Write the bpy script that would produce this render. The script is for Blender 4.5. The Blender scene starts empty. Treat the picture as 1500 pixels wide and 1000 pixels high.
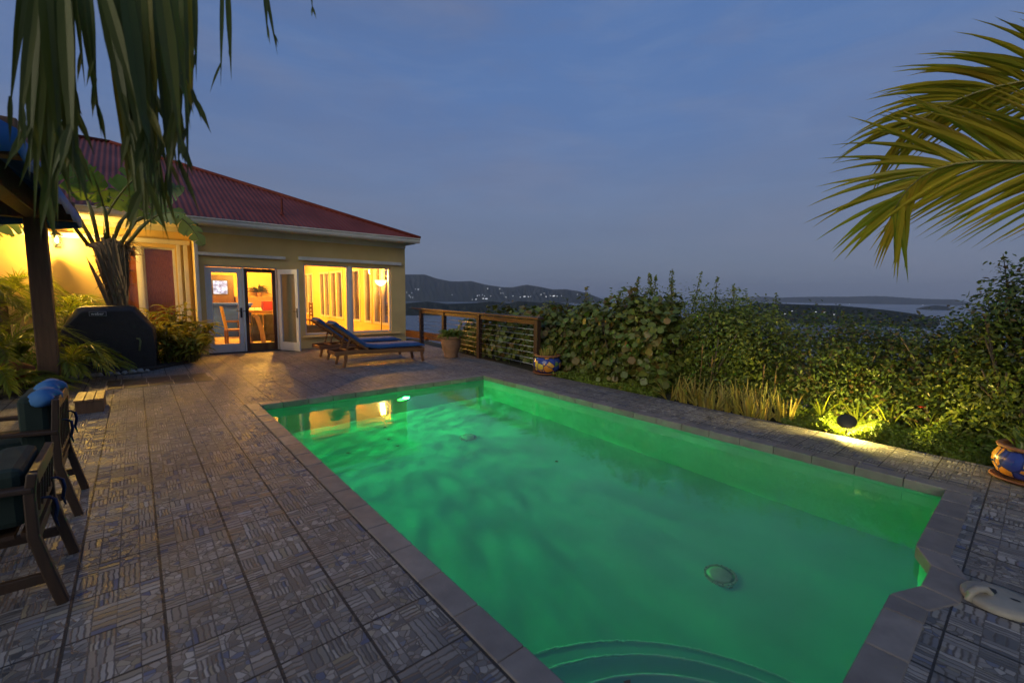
import bpy, math, random
import numpy as np
from mathutils import Vector, Matrix
random.seed(7); RNG = np.random.default_rng(11)
S = bpy.context.scene
C = S.collection
R_ = math.radians

# ------------------------------------------------------------------ helpers
class MB:
    def __init__(s): s.v = []; s.f = []; s.m = []; s.n = 0
    def add(s, verts, faces, mi=0):
        b = s.n; s.v.extend([tuple(map(float, p)) for p in verts]); s.n += len(verts)
        for f in faces: s.f.append(tuple(b + i for i in f)); s.m.append(mi)
    def box(s, x0, x1, y0, y1, z0, z1, mi=0):
        s.add([(x0,y0,z0),(x1,y0,z0),(x1,y1,z0),(x0,y1,z0),(x0,y0,z1),(x1,y0,z1),(x1,y1,z1),(x0,y1,z1)],
              [(3,2,1,0),(4,5,6,7),(0,1,5,4),(1,2,6,5),(2,3,7,6),(3,0,4,7)], mi)
        return s
    def bar(s, a, b, w, h, up=(0,0,1), mi=0):
        a = Vector(a); b = Vector(b); d = (b-a).normalized(); u = Vector(up)
        sd = d.cross(u)
        if sd.length < 1e-4: sd = d.cross(Vector((1,0,0)))
        sd.normalize(); u = sd.cross(d).normalized()
        q = []
        for p in (a, b):
            for i, j in ((-1,-1),(1,-1),(1,1),(-1,1)): q.append(p + sd*(i*w/2) + u*(j*h/2))
        s.add(q, [(3,2,1,0),(4,5,6,7),(0,1,5,4),(1,2,6,5),(2,3,7,6),(3,0,4,7)], mi); return s
    def sweep(s, pts, sizes, up=(0,0,1), mi=0):
        pts = [Vector(p) for p in pts]; q = []; n = len(pts)
        for i, p in enumerate(pts):
            d = (pts[min(i+1,n-1)] - pts[max(i-1,0)]).normalized(); sd = d.cross(Vector(up)).normalized(); u = sd.cross(d)
            w, h = sizes[i] if isinstance(sizes, list) else sizes
            for a, b in ((-1,-1),(1,-1),(1,1),(-1,1)): q.append(p + sd*(a*w/2) + u*(b*h/2))
        f = [(3,2,1,0), tuple(4*(n-1)+k for k in range(4))]
        for i in range(n-1):
            for k in range(4): f.append((4*i+k, 4*i+(k+1)%4, 4*i+4+(k+1)%4, 4*i+4+k))
        s.add(q, f, mi); return s
    def tube(s, pts, rad, n=8, mi=0, caps=True):
        pts = [Vector(p) for p in pts]; m = len(pts)
        if not isinstance(rad, (list, tuple)): rad = [rad]*m
        q = []; ref = Vector((0.3,0.2,1)).normalized()
        for i, p in enumerate(pts):
            d = (pts[min(i+1,m-1)] - pts[max(i-1,0)]).normalized()
            a = d.cross(ref)
            if a.length < 0.05: a = d.cross(Vector((1,0,0)))
            a.normalize(); b = d.cross(a)
            for k in range(n):
                t = 2*math.pi*k/n; q.append(p + (a*math.cos(t)+b*math.sin(t))*rad[i])
        f = []
        for i in range(m-1):
            for k in range(n): f.append((n*i+k, n*i+(k+1)%n, n*i+n+(k+1)%n, n*i+n+k))
        if caps: f.append(tuple(range(n))[::-1]); f.append(tuple(n*(m-1)+k for k in range(n)))
        s.add(q, f, mi); return s
    def lathe(s, prof, c=(0,0,0), n=28, mi=0, mat=None):
        q = []; f = []
        for r, z in prof:
            for k in range(n):
                t = 2*math.pi*k/n; p = Vector((r*math.cos(t), r*math.sin(t), z))
                if mat is not None: p = mat @ p
                q.append(p + Vector(c))
        for i in range(len(prof)-1):
            for k in range(n): f.append((n*i+k, n*i+(k+1)%n, n*i+n+(k+1)%n, n*i+n+k))
        if prof[0][0] > 1e-5: f.append(tuple(range(n))[::-1])
        if prof[-1][0] > 1e-5: f.append(tuple(n*(len(prof)-1)+k for k in range(n)))
        s.add(q, f, mi); return s
    def prism(s, poly, z0, z1, mi=0):
        n = len(poly)
        s.add([(x,y,z0) for x,y in poly]+[(x,y,z1) for x,y in poly],
              [tuple(range(n))[::-1], tuple(range(n,2*n))]+[(k,(k+1)%n,n+(k+1)%n,n+k) for k in range(n)], mi); return s
    def blade(s, p, d, up, L, w, droop=0.3, seg=4, fold=0.25, mi=0, shape='lance', twist=0.0):
        # a leaf: centre line bending under gravity, V-folded cross-section
        p = Vector(p); d = Vector(d).normalized(); up = Vector(up)
        q = []; st = L/seg
        for i in range(seg+1):
            t = i/seg
            if shape == 'lance': ww = w*math.sin(math.pi*min(1, 0.12+0.88*t))**0.7 if t < 1 else 0.0
            elif shape == 'sword': ww = w*(1-t)**0.6
            elif shape == 'palm': ww = w*(0.55+0.45*math.sin(math.pi*min(t*1.3,1)))*(1-t**3)
            else: ww = w*math.sin(math.pi*(0.1+0.85*t))**0.6
            sd = d.cross(up)
            if sd.length < 1e-3: sd = d.cross(Vector((1,0,0)))
            sd.normalize(); nn = sd.cross(d).normalized()
            if twist: sd = (sd*math.cos(twist*t)+nn*math.sin(twist*t)); nn = sd.cross(d).normalized()
            q += [p - sd*ww/2 + nn*ww*fold, p.copy(), p + sd*ww/2 + nn*ww*fold]
            p = p + d*st
            d = (d + Vector((0,0,-1))*droop*st/L*1.6).normalized()
        f = []
        for i in range(seg):
            a = 3*i; f += [(a,a+1,a+4,a+3),(a+1,a+2,a+5,a+4)]
        s.add(q, f, mi); return s
    def build(s, name, mats, parent=None, smooth=False, loc=None, world=True, bevel=0, kind=None, angle=None):
        me = bpy.data.meshes.new(name)
        v = s.v
        off = Vector((0,0,0))
        if parent is not None and world:
            q = parent
            while q is not None: off += q.location; q = q.parent
        elif loc is not None: off = Vector(loc)
        if off.length: v = [(a-off.x, b-off.y, c-off.z) for a,b,c in v]
        me.from_pydata(v, [], s.f); me.update()
        mats = mats if isinstance(mats, (list,tuple)) else [mats]
        for m in mats: me.materials.append(m)
        if len(mats) > 1: me.polygons.foreach_set('material_index', s.m)
        if smooth: me.polygons.foreach_set('use_smooth', [True]*len(me.polygons))
        if angle is not None and smooth: me.set_sharp_from_angle(angle=R_(angle))
        o = bpy.data.objects.new(name, me); C.objects.link(o)
        if parent is not None: o.parent = parent
        elif loc is not None: o.location = loc
        if bevel:
            b = o.modifiers.new('bevel','BEVEL'); b.width = bevel; b.segments = 2; b.limit_method = 'ANGLE'
        if kind: o['kind'] = kind
        return o

def thing(name, label, cat, loc=(0,0,0), group=None):
    o = bpy.data.objects.new(name, None); C.objects.link(o); o.location = loc; o.empty_display_size = 0.1
    o['label'] = label; o['category'] = cat
    if group: o['group'] = group
    return o
def tag(o, label, cat, group=None, kind=None):
    o['label'] = label; o['category'] = cat
    if group: o['group'] = group
    if kind: o['kind'] = kind
    return o
def dup(o, parent=None):
    c = o.copy(); C.objects.link(c)
    if parent is not None: c.parent = parent
    for ch in list(o.children): dup(ch, c)
    return c
def lamp(name, typ, loc, col, power, parent=None, **kw):
    l = bpy.data.lights.new(name, typ); l.color = col; l.energy = power
    for k, v in kw.items(): setattr(l, k, v)
    o = bpy.data.objects.new(name, l); C.objects.link(o)
    off = Vector((0,0,0))
    if parent is not None:
        o.parent = parent; q = parent
        while q is not None: off += q.location; q = q.parent
    o.location = Vector(loc)-off
    return o

# ------------------------------------------------------------------ materials
class NT:
    def __init__(s, nt): s.nt = nt; s.N = nt.nodes; s.L = nt.links
    def n(s, t, **kw):
        o = s.N.new(t)
        for k, v in kw.items(): setattr(o, k, v)
        return o
    def set(s, sock, v):
        if isinstance(v, bpy.types.NodeSocket): s.L.new(v, sock)
        elif v is not None:
            if isinstance(v, (tuple,list)) and len(v) == 3 and sock.type == 'RGBA': v = (*v, 1)
            sock.default_value = v
    def math(s, op, a, b=None, c=None):
        o = s.n('ShaderNodeMath', operation=op)
        for i, v in enumerate((a,b,c)):
            if v is not None: s.set(o.inputs[i], v)
        return o.outputs[0]
    def mix(s, fac, a, b, mode='MIX'):
        o = s.n('ShaderNodeMix', data_type='RGBA', blend_type=mode)
        s.set(o.inputs[0], fac); s.set(o.inputs[6], a); s.set(o.inputs[7], b); return o.outputs[2]
    def mixf(s, fac, a, b):
        o = s.n('ShaderNodeMix', data_type='FLOAT')
        s.set(o.inputs[0], fac); s.set(o.inputs[2], a); s.set(o.inputs[3], b); return o.outputs[0]
    def ramp(s, fac, stops, interp='LINEAR'):
        o = s.n('ShaderNodeValToRGB'); cr = o.color_ramp; cr.interpolation = interp
        while len(cr.elements) < len(stops): cr.elements.new(0.5)
        for e, (p, c) in zip(cr.elements, stops):
            e.position = p; e.color = (*c, 1) if len(c) == 3 else c
        s.set(o.inputs[0], fac); return o.outputs[0]
    def noise(s, vec, scale, detail=3, rough=0.55, dist=0.0):
        o = s.n('ShaderNodeTexNoise'); s.set(o.inputs['Vector'], vec); o.inputs['Scale'].default_value = scale
        o.inputs['Detail'].default_value = detail; o.inputs['Roughness'].default_value = rough; o.inputs['Distortion'].default_value = dist
        return o.outputs['Fac']
    def mapping(s, vec, scale=(1,1,1), rot=(0,0,0), loc=(0,0,0)):
        o = s.n('ShaderNodeMapping'); s.set(o.inputs[0], vec); o.inputs['Scale'].default_value = scale
        o.inputs['Rotation'].default_value = rot; o.inputs['Location'].default_value = loc; return o.outputs[0]
    def sep(s, vec):
        o = s.n('ShaderNodeSeparateXYZ'); s.set(o.inputs[0], vec); return o.outputs
    def comb(s, x, y, z=0.0):
        o = s.n('ShaderNodeCombineXYZ'); s.set(o.inputs[0], x); s.set(o.inputs[1], y); s.set(o.inputs[2], z); return o.outputs[0]
    def bump(s, h, strength=0.3, dist=0.01):
        o = s.n('ShaderNodeBump'); s.set(o.inputs['Height'], h); o.inputs['Strength'].default_value = strength; o.inputs['Distance'].default_value = dist
        return o.outputs[0]
    def white(s, vec):
        o = s.n('ShaderNodeTexWhiteNoise', noise_dimensions='3D'); s.set(o.inputs[0], vec); return o.outputs
def newmat(name):
    m = bpy.data.materials.new(name); m.use_nodes = True; t = NT(m.node_tree)
    b = m.node_tree.nodes['Principled BSDF']; obj = t.n('ShaderNodeTexCoord').outputs['Object']
    return m, t, b, obj
def M(name, c1, c2=None, scale=6.0, rough=0.6, bump=0.0, bscale=40.0, stretch=(1,1,1), metallic=0.0, spec=0.5, island=0.0, dist=0.004, coat=0.0):
    m, t, b, obj = newmat(name)
    v = t.mapping(obj, scale=stretch)
    c2 = c2 or tuple(x*0.75 for x in c1)
    f = t.noise(v, scale, 4)
    col = t.ramp(f, [(0.3, c1), (0.7, c2)])
    if island:
        r = t.n('ShaderNodeNewGeometry').outputs['Random Per Island']
        k = t.math('MULTIPLY_ADD', r, island, 1-island/2)
        col = t.mix(1.0, col, t.comb(k,k,k), 'MULTIPLY')
    t.set(b.inputs['Base Color'], col); b.inputs['Metallic'].default_value = metallic
    b.inputs['Specular IOR Level'].default_value = spec
    rr = t.math('MULTIPLY_ADD', f, 0.2, rough-0.1); t.set(b.inputs['Roughness'], rr)
    if coat: b.inputs['Coat Weight'].default_value = coat
    if bump: t.set(b.inputs['Normal'], t.bump(t.noise(v, bscale, 4), bump, dist))
    return m
def emit(name, col, strength):
    m, t, b, obj = newmat(name)
    b.inputs['Base Color'].default_value = (0.8,0.8,0.8,1)
    b.inputs['Emission Color'].default_value = (*col,1); b.inputs['Emission Strength'].default_value = strength
    return m
def leafmat(name, cols, rough=0.45, trans=0.3, spec=0.4):
    m, t, b, obj = newmat(name)
    r = t.n('ShaderNodeNewGeometry').outputs['Random Per Island']
    n = len(cols); col = t.ramp(r, [(i/(n-1), c) for i, c in enumerate(cols)])
    f = t.noise(obj, 1.3, 2)
    k = t.math('MULTIPLY_ADD', f, 1.7, 0.1)
    col = t.mix(1.0, col, t.comb(k,k,k), 'MULTIPLY')
    t.set(b.inputs['Base Color'], col); b.inputs['Roughness'].default_value = rough; b.inputs['Specular IOR Level'].default_value = spec
    tr = t.n('ShaderNodeBsdfTranslucent'); t.set(tr.inputs[0], t.mix(1.0, col, (1.3,1.25,0.5), 'MULTIPLY'))
    mx = t.n('ShaderNodeMixShader'); mx.inputs[0].default_value = trans
    t.L.new(b.outputs[0], mx.inputs[1]); t.L.new(tr.outputs[0], mx.inputs[2])
    t.L.new(mx.outputs[0], t.N['Material Output'].inputs[0])
    return m

def deck_material():
    m, t, b, obj = newmat('mosaic_pavers')
    x, y, z = t.sep(obj)
    T = 0.34
    wob = t.noise(obj, 3.0, 2)
    u = t.math('DIVIDE', t.math('SUBTRACT', x, 0.025), T); v = t.math('DIVIDE', t.math('SUBTRACT', y, 1.53), T)
    fu = t.math('FRACT', u); fv = t.math('FRACT', v)
    eu = t.math('MINIMUM', fu, t.math('SUBTRACT', 1.0, fu)); ev = t.math('MINIMUM', fv, t.math('SUBTRACT', 1.0, fv))
    joint = t.math('LESS_THAN', t.math('MINIMUM', t.math('MULTIPLY', eu, 0.85), t.math('MULTIPLY', ev, 1.25)), 0.018)
    tid = t.comb(t.math('FLOOR', u), t.math('FLOOR', v), 3.0)
    trand = t.white(tid)[0]
    # sub cells: 4 columns x 3 rows, mosaic laid differently in each
    cu = t.math('MULTIPLY', u, 4.0); cv = t.math('MULTIPLY', v, 3.0)
    cid = t.comb(t.math('FLOOR', cu), t.math('FLOOR', cv), 0.0)
    w = t.white(cid); r1 = w[0]; rc = t.n('ShaderNodeSeparateColor'); t.set(rc.inputs[0], w[1]); r2, r3 = rc.outputs[0], rc.outputs[1]
    px = t.math('FRACT', cu); py = t.math('FRACT', cv)
    d = t.math('MULTIPLY', t.math('SUBTRACT', t.noise(obj, 26.0, 1), 0.5), 0.35)
    horiz = t.math('GREATER_THAN', r1, 0.27)
    s = t.math('ADD', t.mixf(horiz, px, py), t.math('MULTIPLY', d, 0.5))
    cnt = t.math('FLOOR', t.math('MULTIPLY_ADD', r3, 3.0, 3.0))
    sl = t.math('MULTIPLY', s, cnt)
    long_ = t.math('MULTIPLY', t.mixf(horiz, py, px), t.math('GREATER_THAN', r3, 0.55)); long2 = t.math('MULTIPLY', long_, 2.0)
    sid = t.comb(t.math('ADD', t.math('FLOOR', sl), t.math('MULTIPLY', r1, 57.0)), t.math('ADD', t.math('MULTIPLY', r2, 31.0), t.math('FLOOR', long2)), 1.0)
    fs = t.math('FRACT', sl); es = t.math('MINIMUM', fs, t.math('SUBTRACT', 1.0, fs))
    srand = t.white(sid)[0]
    ec = t.math('MINIMUM', t.math('MINIMUM', px, t.math('SUBTRACT', 1.0, px)), t.math('MINIMUM', py, t.math('SUBTRACT', 1.0, py)))
    slot = t.math('MINIMUM', t.math('DIVIDE', es, cnt), t.math('MULTIPLY_ADD', ec, 2.2, 0.015))
    vo = t.n('ShaderNodeTexVoronoi', feature='DISTANCE_TO_EDGE'); vo.inputs['Scale'].default_value = 29; t.set(vo.inputs['Vector'], obj)
    vc = t.n('ShaderNodeTexVoronoi'); vc.inputs['Scale'].default_value = 29; t.set(vc.inputs['Vector'], obj)
    vr = t.n('ShaderNodeSeparateColor'); t.set(vr.inputs[0], vc.outputs['Color'])
    chips = t.math('GREATER_THAN', r2, 0.56)
    dist = t.mixf(chips, t.math('MULTIPLY', slot, 1.0), t.math('MINIMUM', t.math('MULTIPLY', vo.outputs['Distance'], 0.9), ec))
    prand = t.mixf(chips, srand, vr.outputs[0])
    grout = t.math('SUBTRACT', 1.0, t.ramp(dist, [(0.015,(0,0,0)),(0.06,(1,1,1))]))
    col = t.ramp(prand, [(0.0,(0.075,0.073,0.071)),(0.22,(0.14,0.133,0.124)),(0.5,(0.19,0.180,0.167)),(0.68,(0.232,0.219,0.20)),(0.80,(0.30,0.288,0.265)),
                         (0.86,(0.20,0.175,0.115)),(0.93,(0.125,0.135,0.165)),(1.0,(0.07,0.085,0.15))])
    kt = t.math('MULTIPLY_ADD', trand, 0.3, 0.85)
    col = t.mix(1.0, col, t.comb(kt,kt,kt), 'MULTIPLY')
    col = t.mix(grout, col, (0.088,0.078,0.068))
    col = t.mix(joint, col, (0.022,0.02,0.018))
    stain = t.noise(obj, 0.9, 5, 0.6)
    ks = t.math('MULTIPLY', t.math('MULTIPLY_ADD', stain, 1.3, 0.35), t.math('MULTIPLY_ADD', t.noise(obj, 4.5, 3), 0.5, 0.75))
    col = t.mix(1.0, col, t.comb(ks,ks,ks), 'MULTIPLY')
    t.set(b.inputs['Base Color'], col)
    t.set(b.inputs['Roughness'], t.math('MULTIPLY_ADD', prand, 0.28, t.math('MULTIPLY_ADD', grout, 0.2, 0.44)))
    h = t.math('SUBTRACT', t.math('MULTIPLY_ADD', prand, 0.35, 0.65), t.math('ADD', t.math('MULTIPLY', grout, 0.65), t.math('MULTIPLY', joint, 1.2)))
    h = t.math('ADD', h, t.math('MULTIPLY', t.noise(obj, 90, 3), 0.25))
    t.set(b.inputs['Normal'], t.bump(h, 0.55, 0.006))
    return m

def wood(name, c1, c2, rough=0.5, stretch=(1,14,14), scale=2.0, island=0.3):
    return M(name, c1, c2, scale=scale, rough=rough, stretch=stretch, bump=0.25, bscale=5, island=island, dist=0.003)

mat = {}
mat['deck'] = deck_material()
mat['coping'] = M('coping_stone', (0.19,0.17,0.15), (0.135,0.12,0.108), scale=7, rough=0.55, bump=0.3, bscale=90, island=0.35)
mat['mortar'] = M('mortar', (0.05,0.045,0.04))
mat['slate'] = M('slate', (0.028,0.030,0.030), (0.016,0.018,0.02), scale=9, rough=0.6, bump=0.3, bscale=30, island=0.5)
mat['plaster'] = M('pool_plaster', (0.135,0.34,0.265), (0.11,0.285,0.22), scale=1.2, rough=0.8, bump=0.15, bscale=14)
mat['soil'] = M('soil', (0.05,0.036,0.024), (0.025,0.018,0.012), scale=14, rough=0.95, bump=0.8, bscale=30, dist=0.03)
mat['earth'] = M('hillside_earth', (0.03,0.035,0.018), (0.018,0.024,0.012), scale=0.5, rough=0.95)
mat['stucco'] = M('yellow_stucco', (0.66,0.47,0.185), (0.60,0.42,0.16), scale=2.2, rough=0.85, bump=0.35, bscale=120)
mat['trim'] = M('white_trim', (0.66,0.63,0.56), (0.56,0.53,0.46), scale=3, rough=0.5, bump=0.1, bscale=25)
mat['trimw'] = M('white_door_paint', (0.62,0.62,0.60), (0.54,0.54,0.52), scale=3, rough=0.4)
mat['roof'] = M('red_roof_sheet', (0.165,0.034,0.020), (0.105,0.021,0.013), scale=1.4, rough=0.5, bump=0.1, bscale=12, stretch=(1,0.3,1), spec=0.12)
mat['browndoor'] = wood('brown_door_wood', (0.085,0.028,0.013), (0.05,0.016,0.008), 0.35, (10,10,1))
mat['bronze'] = M('dark_bronze', (0.03,0.024,0.02), rough=0.35, metallic=0.6)
mat['inwall'] = M('inner_wall', (0.72,0.50,0.20), (0.68,0.46,0.18), scale=1, rough=0.85)
mat['inceil'] = M('inner_ceiling', (0.75,0.60,0.30), rough=0.85)
mat['infloor'] = M('inner_floor_tile', (0.52,0.40,0.26), (0.46,0.35,0.22), scale=3, rough=0.35)
mat['teak'] = wood('teak', (0.20,0.085,0.035), (0.12,0.048,0.02), 0.45, (1.2,12,12))
mat['teak2'] = wood('shaded_teak', (0.05,0.026,0.012), (0.028,0.015,0.008), 0.5, (12,12,1.5))  # shade from overhead on the left chairs is put into this wood colour
mat['railwood'] = wood('rail_wood', (0.05,0.021,0.011), (0.027,0.012,0.007), 0.5, (12,1.2,12))
mat['postwood'] = wood('post_wood', (0.15,0.075,0.032), (0.09,0.045,0.02), 0.6, (12,12,1.2))
mat['boxwood'] = wood('step_wood', (0.26,0.14,0.055), (0.17,0.085,0.035), 0.5, (14,2,14))
mat['steel'] = M('steel_cable', (0.45,0.45,0.44), rough=0.3, metallic=1.0)
mat['blue'] = M('blue_fabric', (0.020,0.085,0.25), (0.014,0.062,0.19), scale=9, rough=0.85, bump=0.25, bscale=220)
mat['navy'] = M('navy_cord', (0.015,0.03,0.085), rough=0.8)
mat['bluecanvas'] = M('blue_canvas', (0.035,0.15,0.36), (0.025,0.11,0.28), scale=4, rough=0.8, bump=0.2, bscale=90)
mat['green'] = M('green_fabric', (0.006,0.020,0.015), (0.004,0.015,0.011), scale=9, rough=0.9, bump=0.2, bscale=200)  # green darkened further, with the shade over the chairs put into it
mat['cover'] = M('black_cover', (0.016,0.014,0.013), (0.010,0.009,0.009), scale=8, rough=0.55, bump=0.5, bscale=9, dist=0.02)
mat['badge'] = M('badge_grey', (0.22,0.22,0.24), rough=0.4)
mat['badged'] = M('badge_dark', (0.02,0.02,0.022), rough=0.4)
mat['terra'] = M('terracotta', (0.30,0.155,0.075), (0.20,0.105,0.052), scale=6, rough=0.8, bump=0.4, bscale=24)
mat['terra2'] = M('orange_terracotta', (0.30,0.115,0.04), (0.22,0.08,0.028), scale=6, rough=0.7, bump=0.2, bscale=24)
mat['whiteplastic'] = M('white_plastic', (0.27,0.255,0.21), (0.21,0.20,0.165), scale=12, rough=0.5, bump=0.15, bscale=40)
mat['stone'] = M('edging_stone', (0.32,0.30,0.26), (0.2,0.19,0.17), scale=9, rough=0.8, bump=0.5, bscale=30)
mat['blind'] = M('bamboo_blind', (0.50,0.13,0.022), (0.28,0.065,0.014), scale=5, rough=0.7, stretch=(22,1,2), bump=0.3, bscale=8)
mat['black'] = M('black_metal', (0.02,0.02,0.02), rough=0.4, metallic=0.3)
mat['capmetal'] = M('olive_cap', (0.05,0.045,0.022), rough=0.5, metallic=0.3)
mat['hill'] = M('far_scrub', (0.020,0.026,0.014), (0.011,0.016,0.010), scale=0.02, rough=1.0, spec=0.0)
mat['bark'] = M('palm_bark', (0.13,0.085,0.045), (0.07,0.045,0.025), scale=4, rough=0.85, stretch=(2,2,9), bump=0.7, bscale=6, dist=0.02)
mat['sheath'] = M('leaf_sheath', (0.34,0.21,0.085), (0.19,0.115,0.05), scale=3, rough=0.75, stretch=(9,9,1), bump=0.6, bscale=5, dist=0.02)
mat['twig'] = M('twig', (0.10,0.075,0.045), (0.06,0.045,0.03), rough=0.8)
mat['cream'] = M('cream_upholstery', (0.55,0.45,0.27), rough=0.8)
mat['greyfab'] = M('grey_green_upholstery', (0.15,0.17,0.13), (0.11,0.125,0.10), rough=0.9)
mat['bluewall'] = M('blue_paint', (0.006,0.07,0.95), rough=0.7)
mat['redlac'] = M('red_lacquer', (0.42,0.04,0.02), rough=0.4)
mat['white'] = M('white_cloth', (0.8,0.78,0.72), rough=0.8)
mat['boat'] = M('white_hull', (0.75,0.75,0.75), rough=0.4)

def glass_pane():
    m, t, b, obj = newmat('window_glass')
    N = t.N; tr = t.n('ShaderNodeBsdfTransparent'); tr.inputs[0].default_value = (0.94,0.95,0.94,1)
    gl = t.n('ShaderNodeBsdfGlossy'); gl.inputs['Roughness'].default_value = 0.02
    ge = t.n('ShaderNodeNewGeometry'); dt = t.n('ShaderNodeVectorMath', operation='DOT_PRODUCT'); t.set(dt.inputs[0], ge.outputs['Normal']); t.set(dt.inputs[1], ge.outputs['Incoming'])
    k = t.math('MULTIPLY_ADD', t.math('POWER', t.math('SUBTRACT', 1.0, t.math('ABSOLUTE', dt.outputs['Value'])), 5.0), 0.93, 0.05)
    mx = t.n('ShaderNodeMixShader'); t.L.new(k, mx.inputs[0]); t.L.new(tr.outputs[0], mx.inputs[1]); t.L.new(gl.outputs[0], mx.inputs[2])
    t.L.new(mx.outputs[0], N['Material Output'].inputs[0]); return m
mat['glass'] = glass_pane()

def water_material():
    m, t, b, obj = newmat('pool_water')
    g = t.n('ShaderNodeBsdfGlass'); g.inputs['IOR'].default_value = 1.33; g.inputs['Roughness'].default_value = 0.0
    g.inputs['Color'].default_value = (0.96,1.0,0.98,1)
    v = t.mapping(obj, scale=(0.55,1.3,1))
    h = t.math('ADD', t.noise(v, 5.0, 3, 0.5, 0.6), t.math('MULTIPLY', t.noise(t.mapping(obj, scale=(0.7,1.6,1)), 22, 2), 0.14))
    t.set(g.inputs['Normal'], t.bump(h, 0.10, 0.02))
    t.L.new(g.outputs[0], t.N['Material Output'].inputs[0]); return m
mat['water'] = water_material()

def sea_material():
    m, t, b, obj = newmat('sea_water')
    b.inputs['Base Color'].default_value = (0.02,0.035,0.06,1); b.inputs['Roughness'].default_value = 0.22
    b.inputs['IOR'].default_value = 1.33
    v = t.mapping(obj, scale=(0.02,0.02,1))
    t.set(b.inputs['Normal'], t.bump(t.noise(v, 1.0, 6, 0.6), 0.35, 12.0))
    return m
mat['sea'] = sea_material()

def talavera():
    m, t, b, obj = newmat('painted_talavera')
    vo = t.n('ShaderNodeTexVoronoi'); vo.inputs['Scale'].default_value = 8.5; t.set(vo.inputs['Vector'], t.mapping(obj, scale=(1,1,0.9)))
    ve = t.n('ShaderNodeTexVoronoi', feature='DISTANCE_TO_EDGE'); ve.inputs['Scale'].default_value = 8.5; t.set(ve.inputs['Vector'], t.mapping(obj, scale=(1,1,0.9)))
    sc = t.n('ShaderNodeSeparateColor'); t.set(sc.inputs[0], vo.outputs['Color'])
    col = t.ramp(sc.outputs[0], [(0.0,(0.03,0.05,0.24)),(0.42,(0.60,0.24,0.03)),(0.62,(0.55,0.40,0.05)),(0.74,(0.10,0.18,0.05)),(0.82,(0.62,0.30,0.06)),(0.92,(0.55,0.52,0.42))], 'CONSTANT')
    col = t.mix(t.math('LESS_THAN', ve.outputs['Distance'], 0.05), col, (0.02,0.03,0.12))
    t.set(b.inputs['Base Color'], col); b.inputs['Roughness'].default_value = 0.22
    t.set(b.inputs['Normal'], t.bump(ve.outputs['Distance'], 0.35, 0.02)); return m
mat['talavera'] = talavera()

def tvmat():
    m, t, b, obj = newmat('tv_picture')
    n = t.noise(t.mapping(obj, scale=(1,1,1.3)), 5.0, 5, 0.65)
    col = t.ramp(n, [(0.38,(0.10,0.12,0.22)),(0.5,(0.45,0.5,0.7)),(0.6,(0.95,0.97,1.0))])
    b.inputs['Base Color'].default_value = (0.01,0.01,0.01,1)
    t.set(b.inputs['Emission Color'], col); b.inputs['Emission Strength'].default_value = 1.6; return m
mat['tv'] = tvmat()
mat['bulb'] = emit('warm_bulb', (1.0,0.66,0.22), 30)
mat['shade_glow'] = emit('glowing_shade', (1.0,0.72,0.30), 7)
mat['orange_glow'] = emit('orange_shade', (1.0,0.36,0.16), 1.6)
mat['farlight'] = emit('far_window', (0.80,0.92,1.0), 1.4)
mat['farlight2'] = emit('far_window_warm', (1.0,0.85,0.6), 0.9)
mat['poolens'] = emit('pool_lens', (0.03,1.0,0.06), 9)

mat['seagrape'] = leafmat('sea_grape_leaf', [(0.125,0.16,0.026),(0.10,0.145,0.025),(0.15,0.175,0.03),(0.075,0.12,0.023),(0.14,0.145,0.028),(0.17,0.105,0.028)], 0.4, 0.22)
mat['smalleaf'] = leafmat('small_leaf', [(0.12,0.175,0.022),(0.17,0.22,0.028),(0.07,0.12,0.018),(0.24,0.25,0.035),(0.12,0.165,0.022)], 0.4, 0.28)
mat['darkleaf'] = leafmat('dark_leaf', [(0.05,0.095,0.018),(0.08,0.125,0.021),(0.12,0.155,0.026),(0.05,0.09,0.018),(0.15,0.09,0.025)], 0.4, 0.25)
mat['ground'] = leafmat('ground_cover_leaf', [(0.12,0.19,0.02),(0.20,0.27,0.025),(0.13,0.21,0.02),(0.17,0.17,0.03)], 0.5, 0.3)
mat['aloe'] = leafmat('aloe_blade', [(0.34,0.30,0.055),(0.42,0.34,0.07),(0.22,0.24,0.05),(0.38,0.23,0.05)], 0.5, 0.2)
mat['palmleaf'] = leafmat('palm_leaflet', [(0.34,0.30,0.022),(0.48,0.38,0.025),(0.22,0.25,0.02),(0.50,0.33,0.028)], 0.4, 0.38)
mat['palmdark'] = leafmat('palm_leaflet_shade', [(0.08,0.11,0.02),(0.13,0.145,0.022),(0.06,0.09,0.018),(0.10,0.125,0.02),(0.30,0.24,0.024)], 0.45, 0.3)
mat['areca'] = leafmat('areca_leaflet', [(0.15,0.21,0.02),(0.22,0.25,0.022),(0.11,0.17,0.018)], 0.4, 0.48)
mat['paddle'] = leafmat('paddle_leaf', [(0.12,0.20,0.05),(0.15,0.24,0.055),(0.095,0.17,0.045)], 0.35, 0.25)
mat['ginger'] = leafmat('variegated_leaf', [(0.24,0.26,0.03),(0.46,0.38,0.05),(0.18,0.22,0.028),(0.56,0.46,0.07),(0.28,0.18,0.03)], 0.4, 0.3)
mat['rachis'] = M('leaf_stalk', (0.22,0.19,0.05), (0.16,0.15,0.04), rough=0.5)
mat['flower'] = M('red_petal', (0.5,0.05,0.03), rough=0.6)
mat['bloom'] = M('dry_bloom', (0.20,0.12,0.05), rough=0.8)

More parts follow.
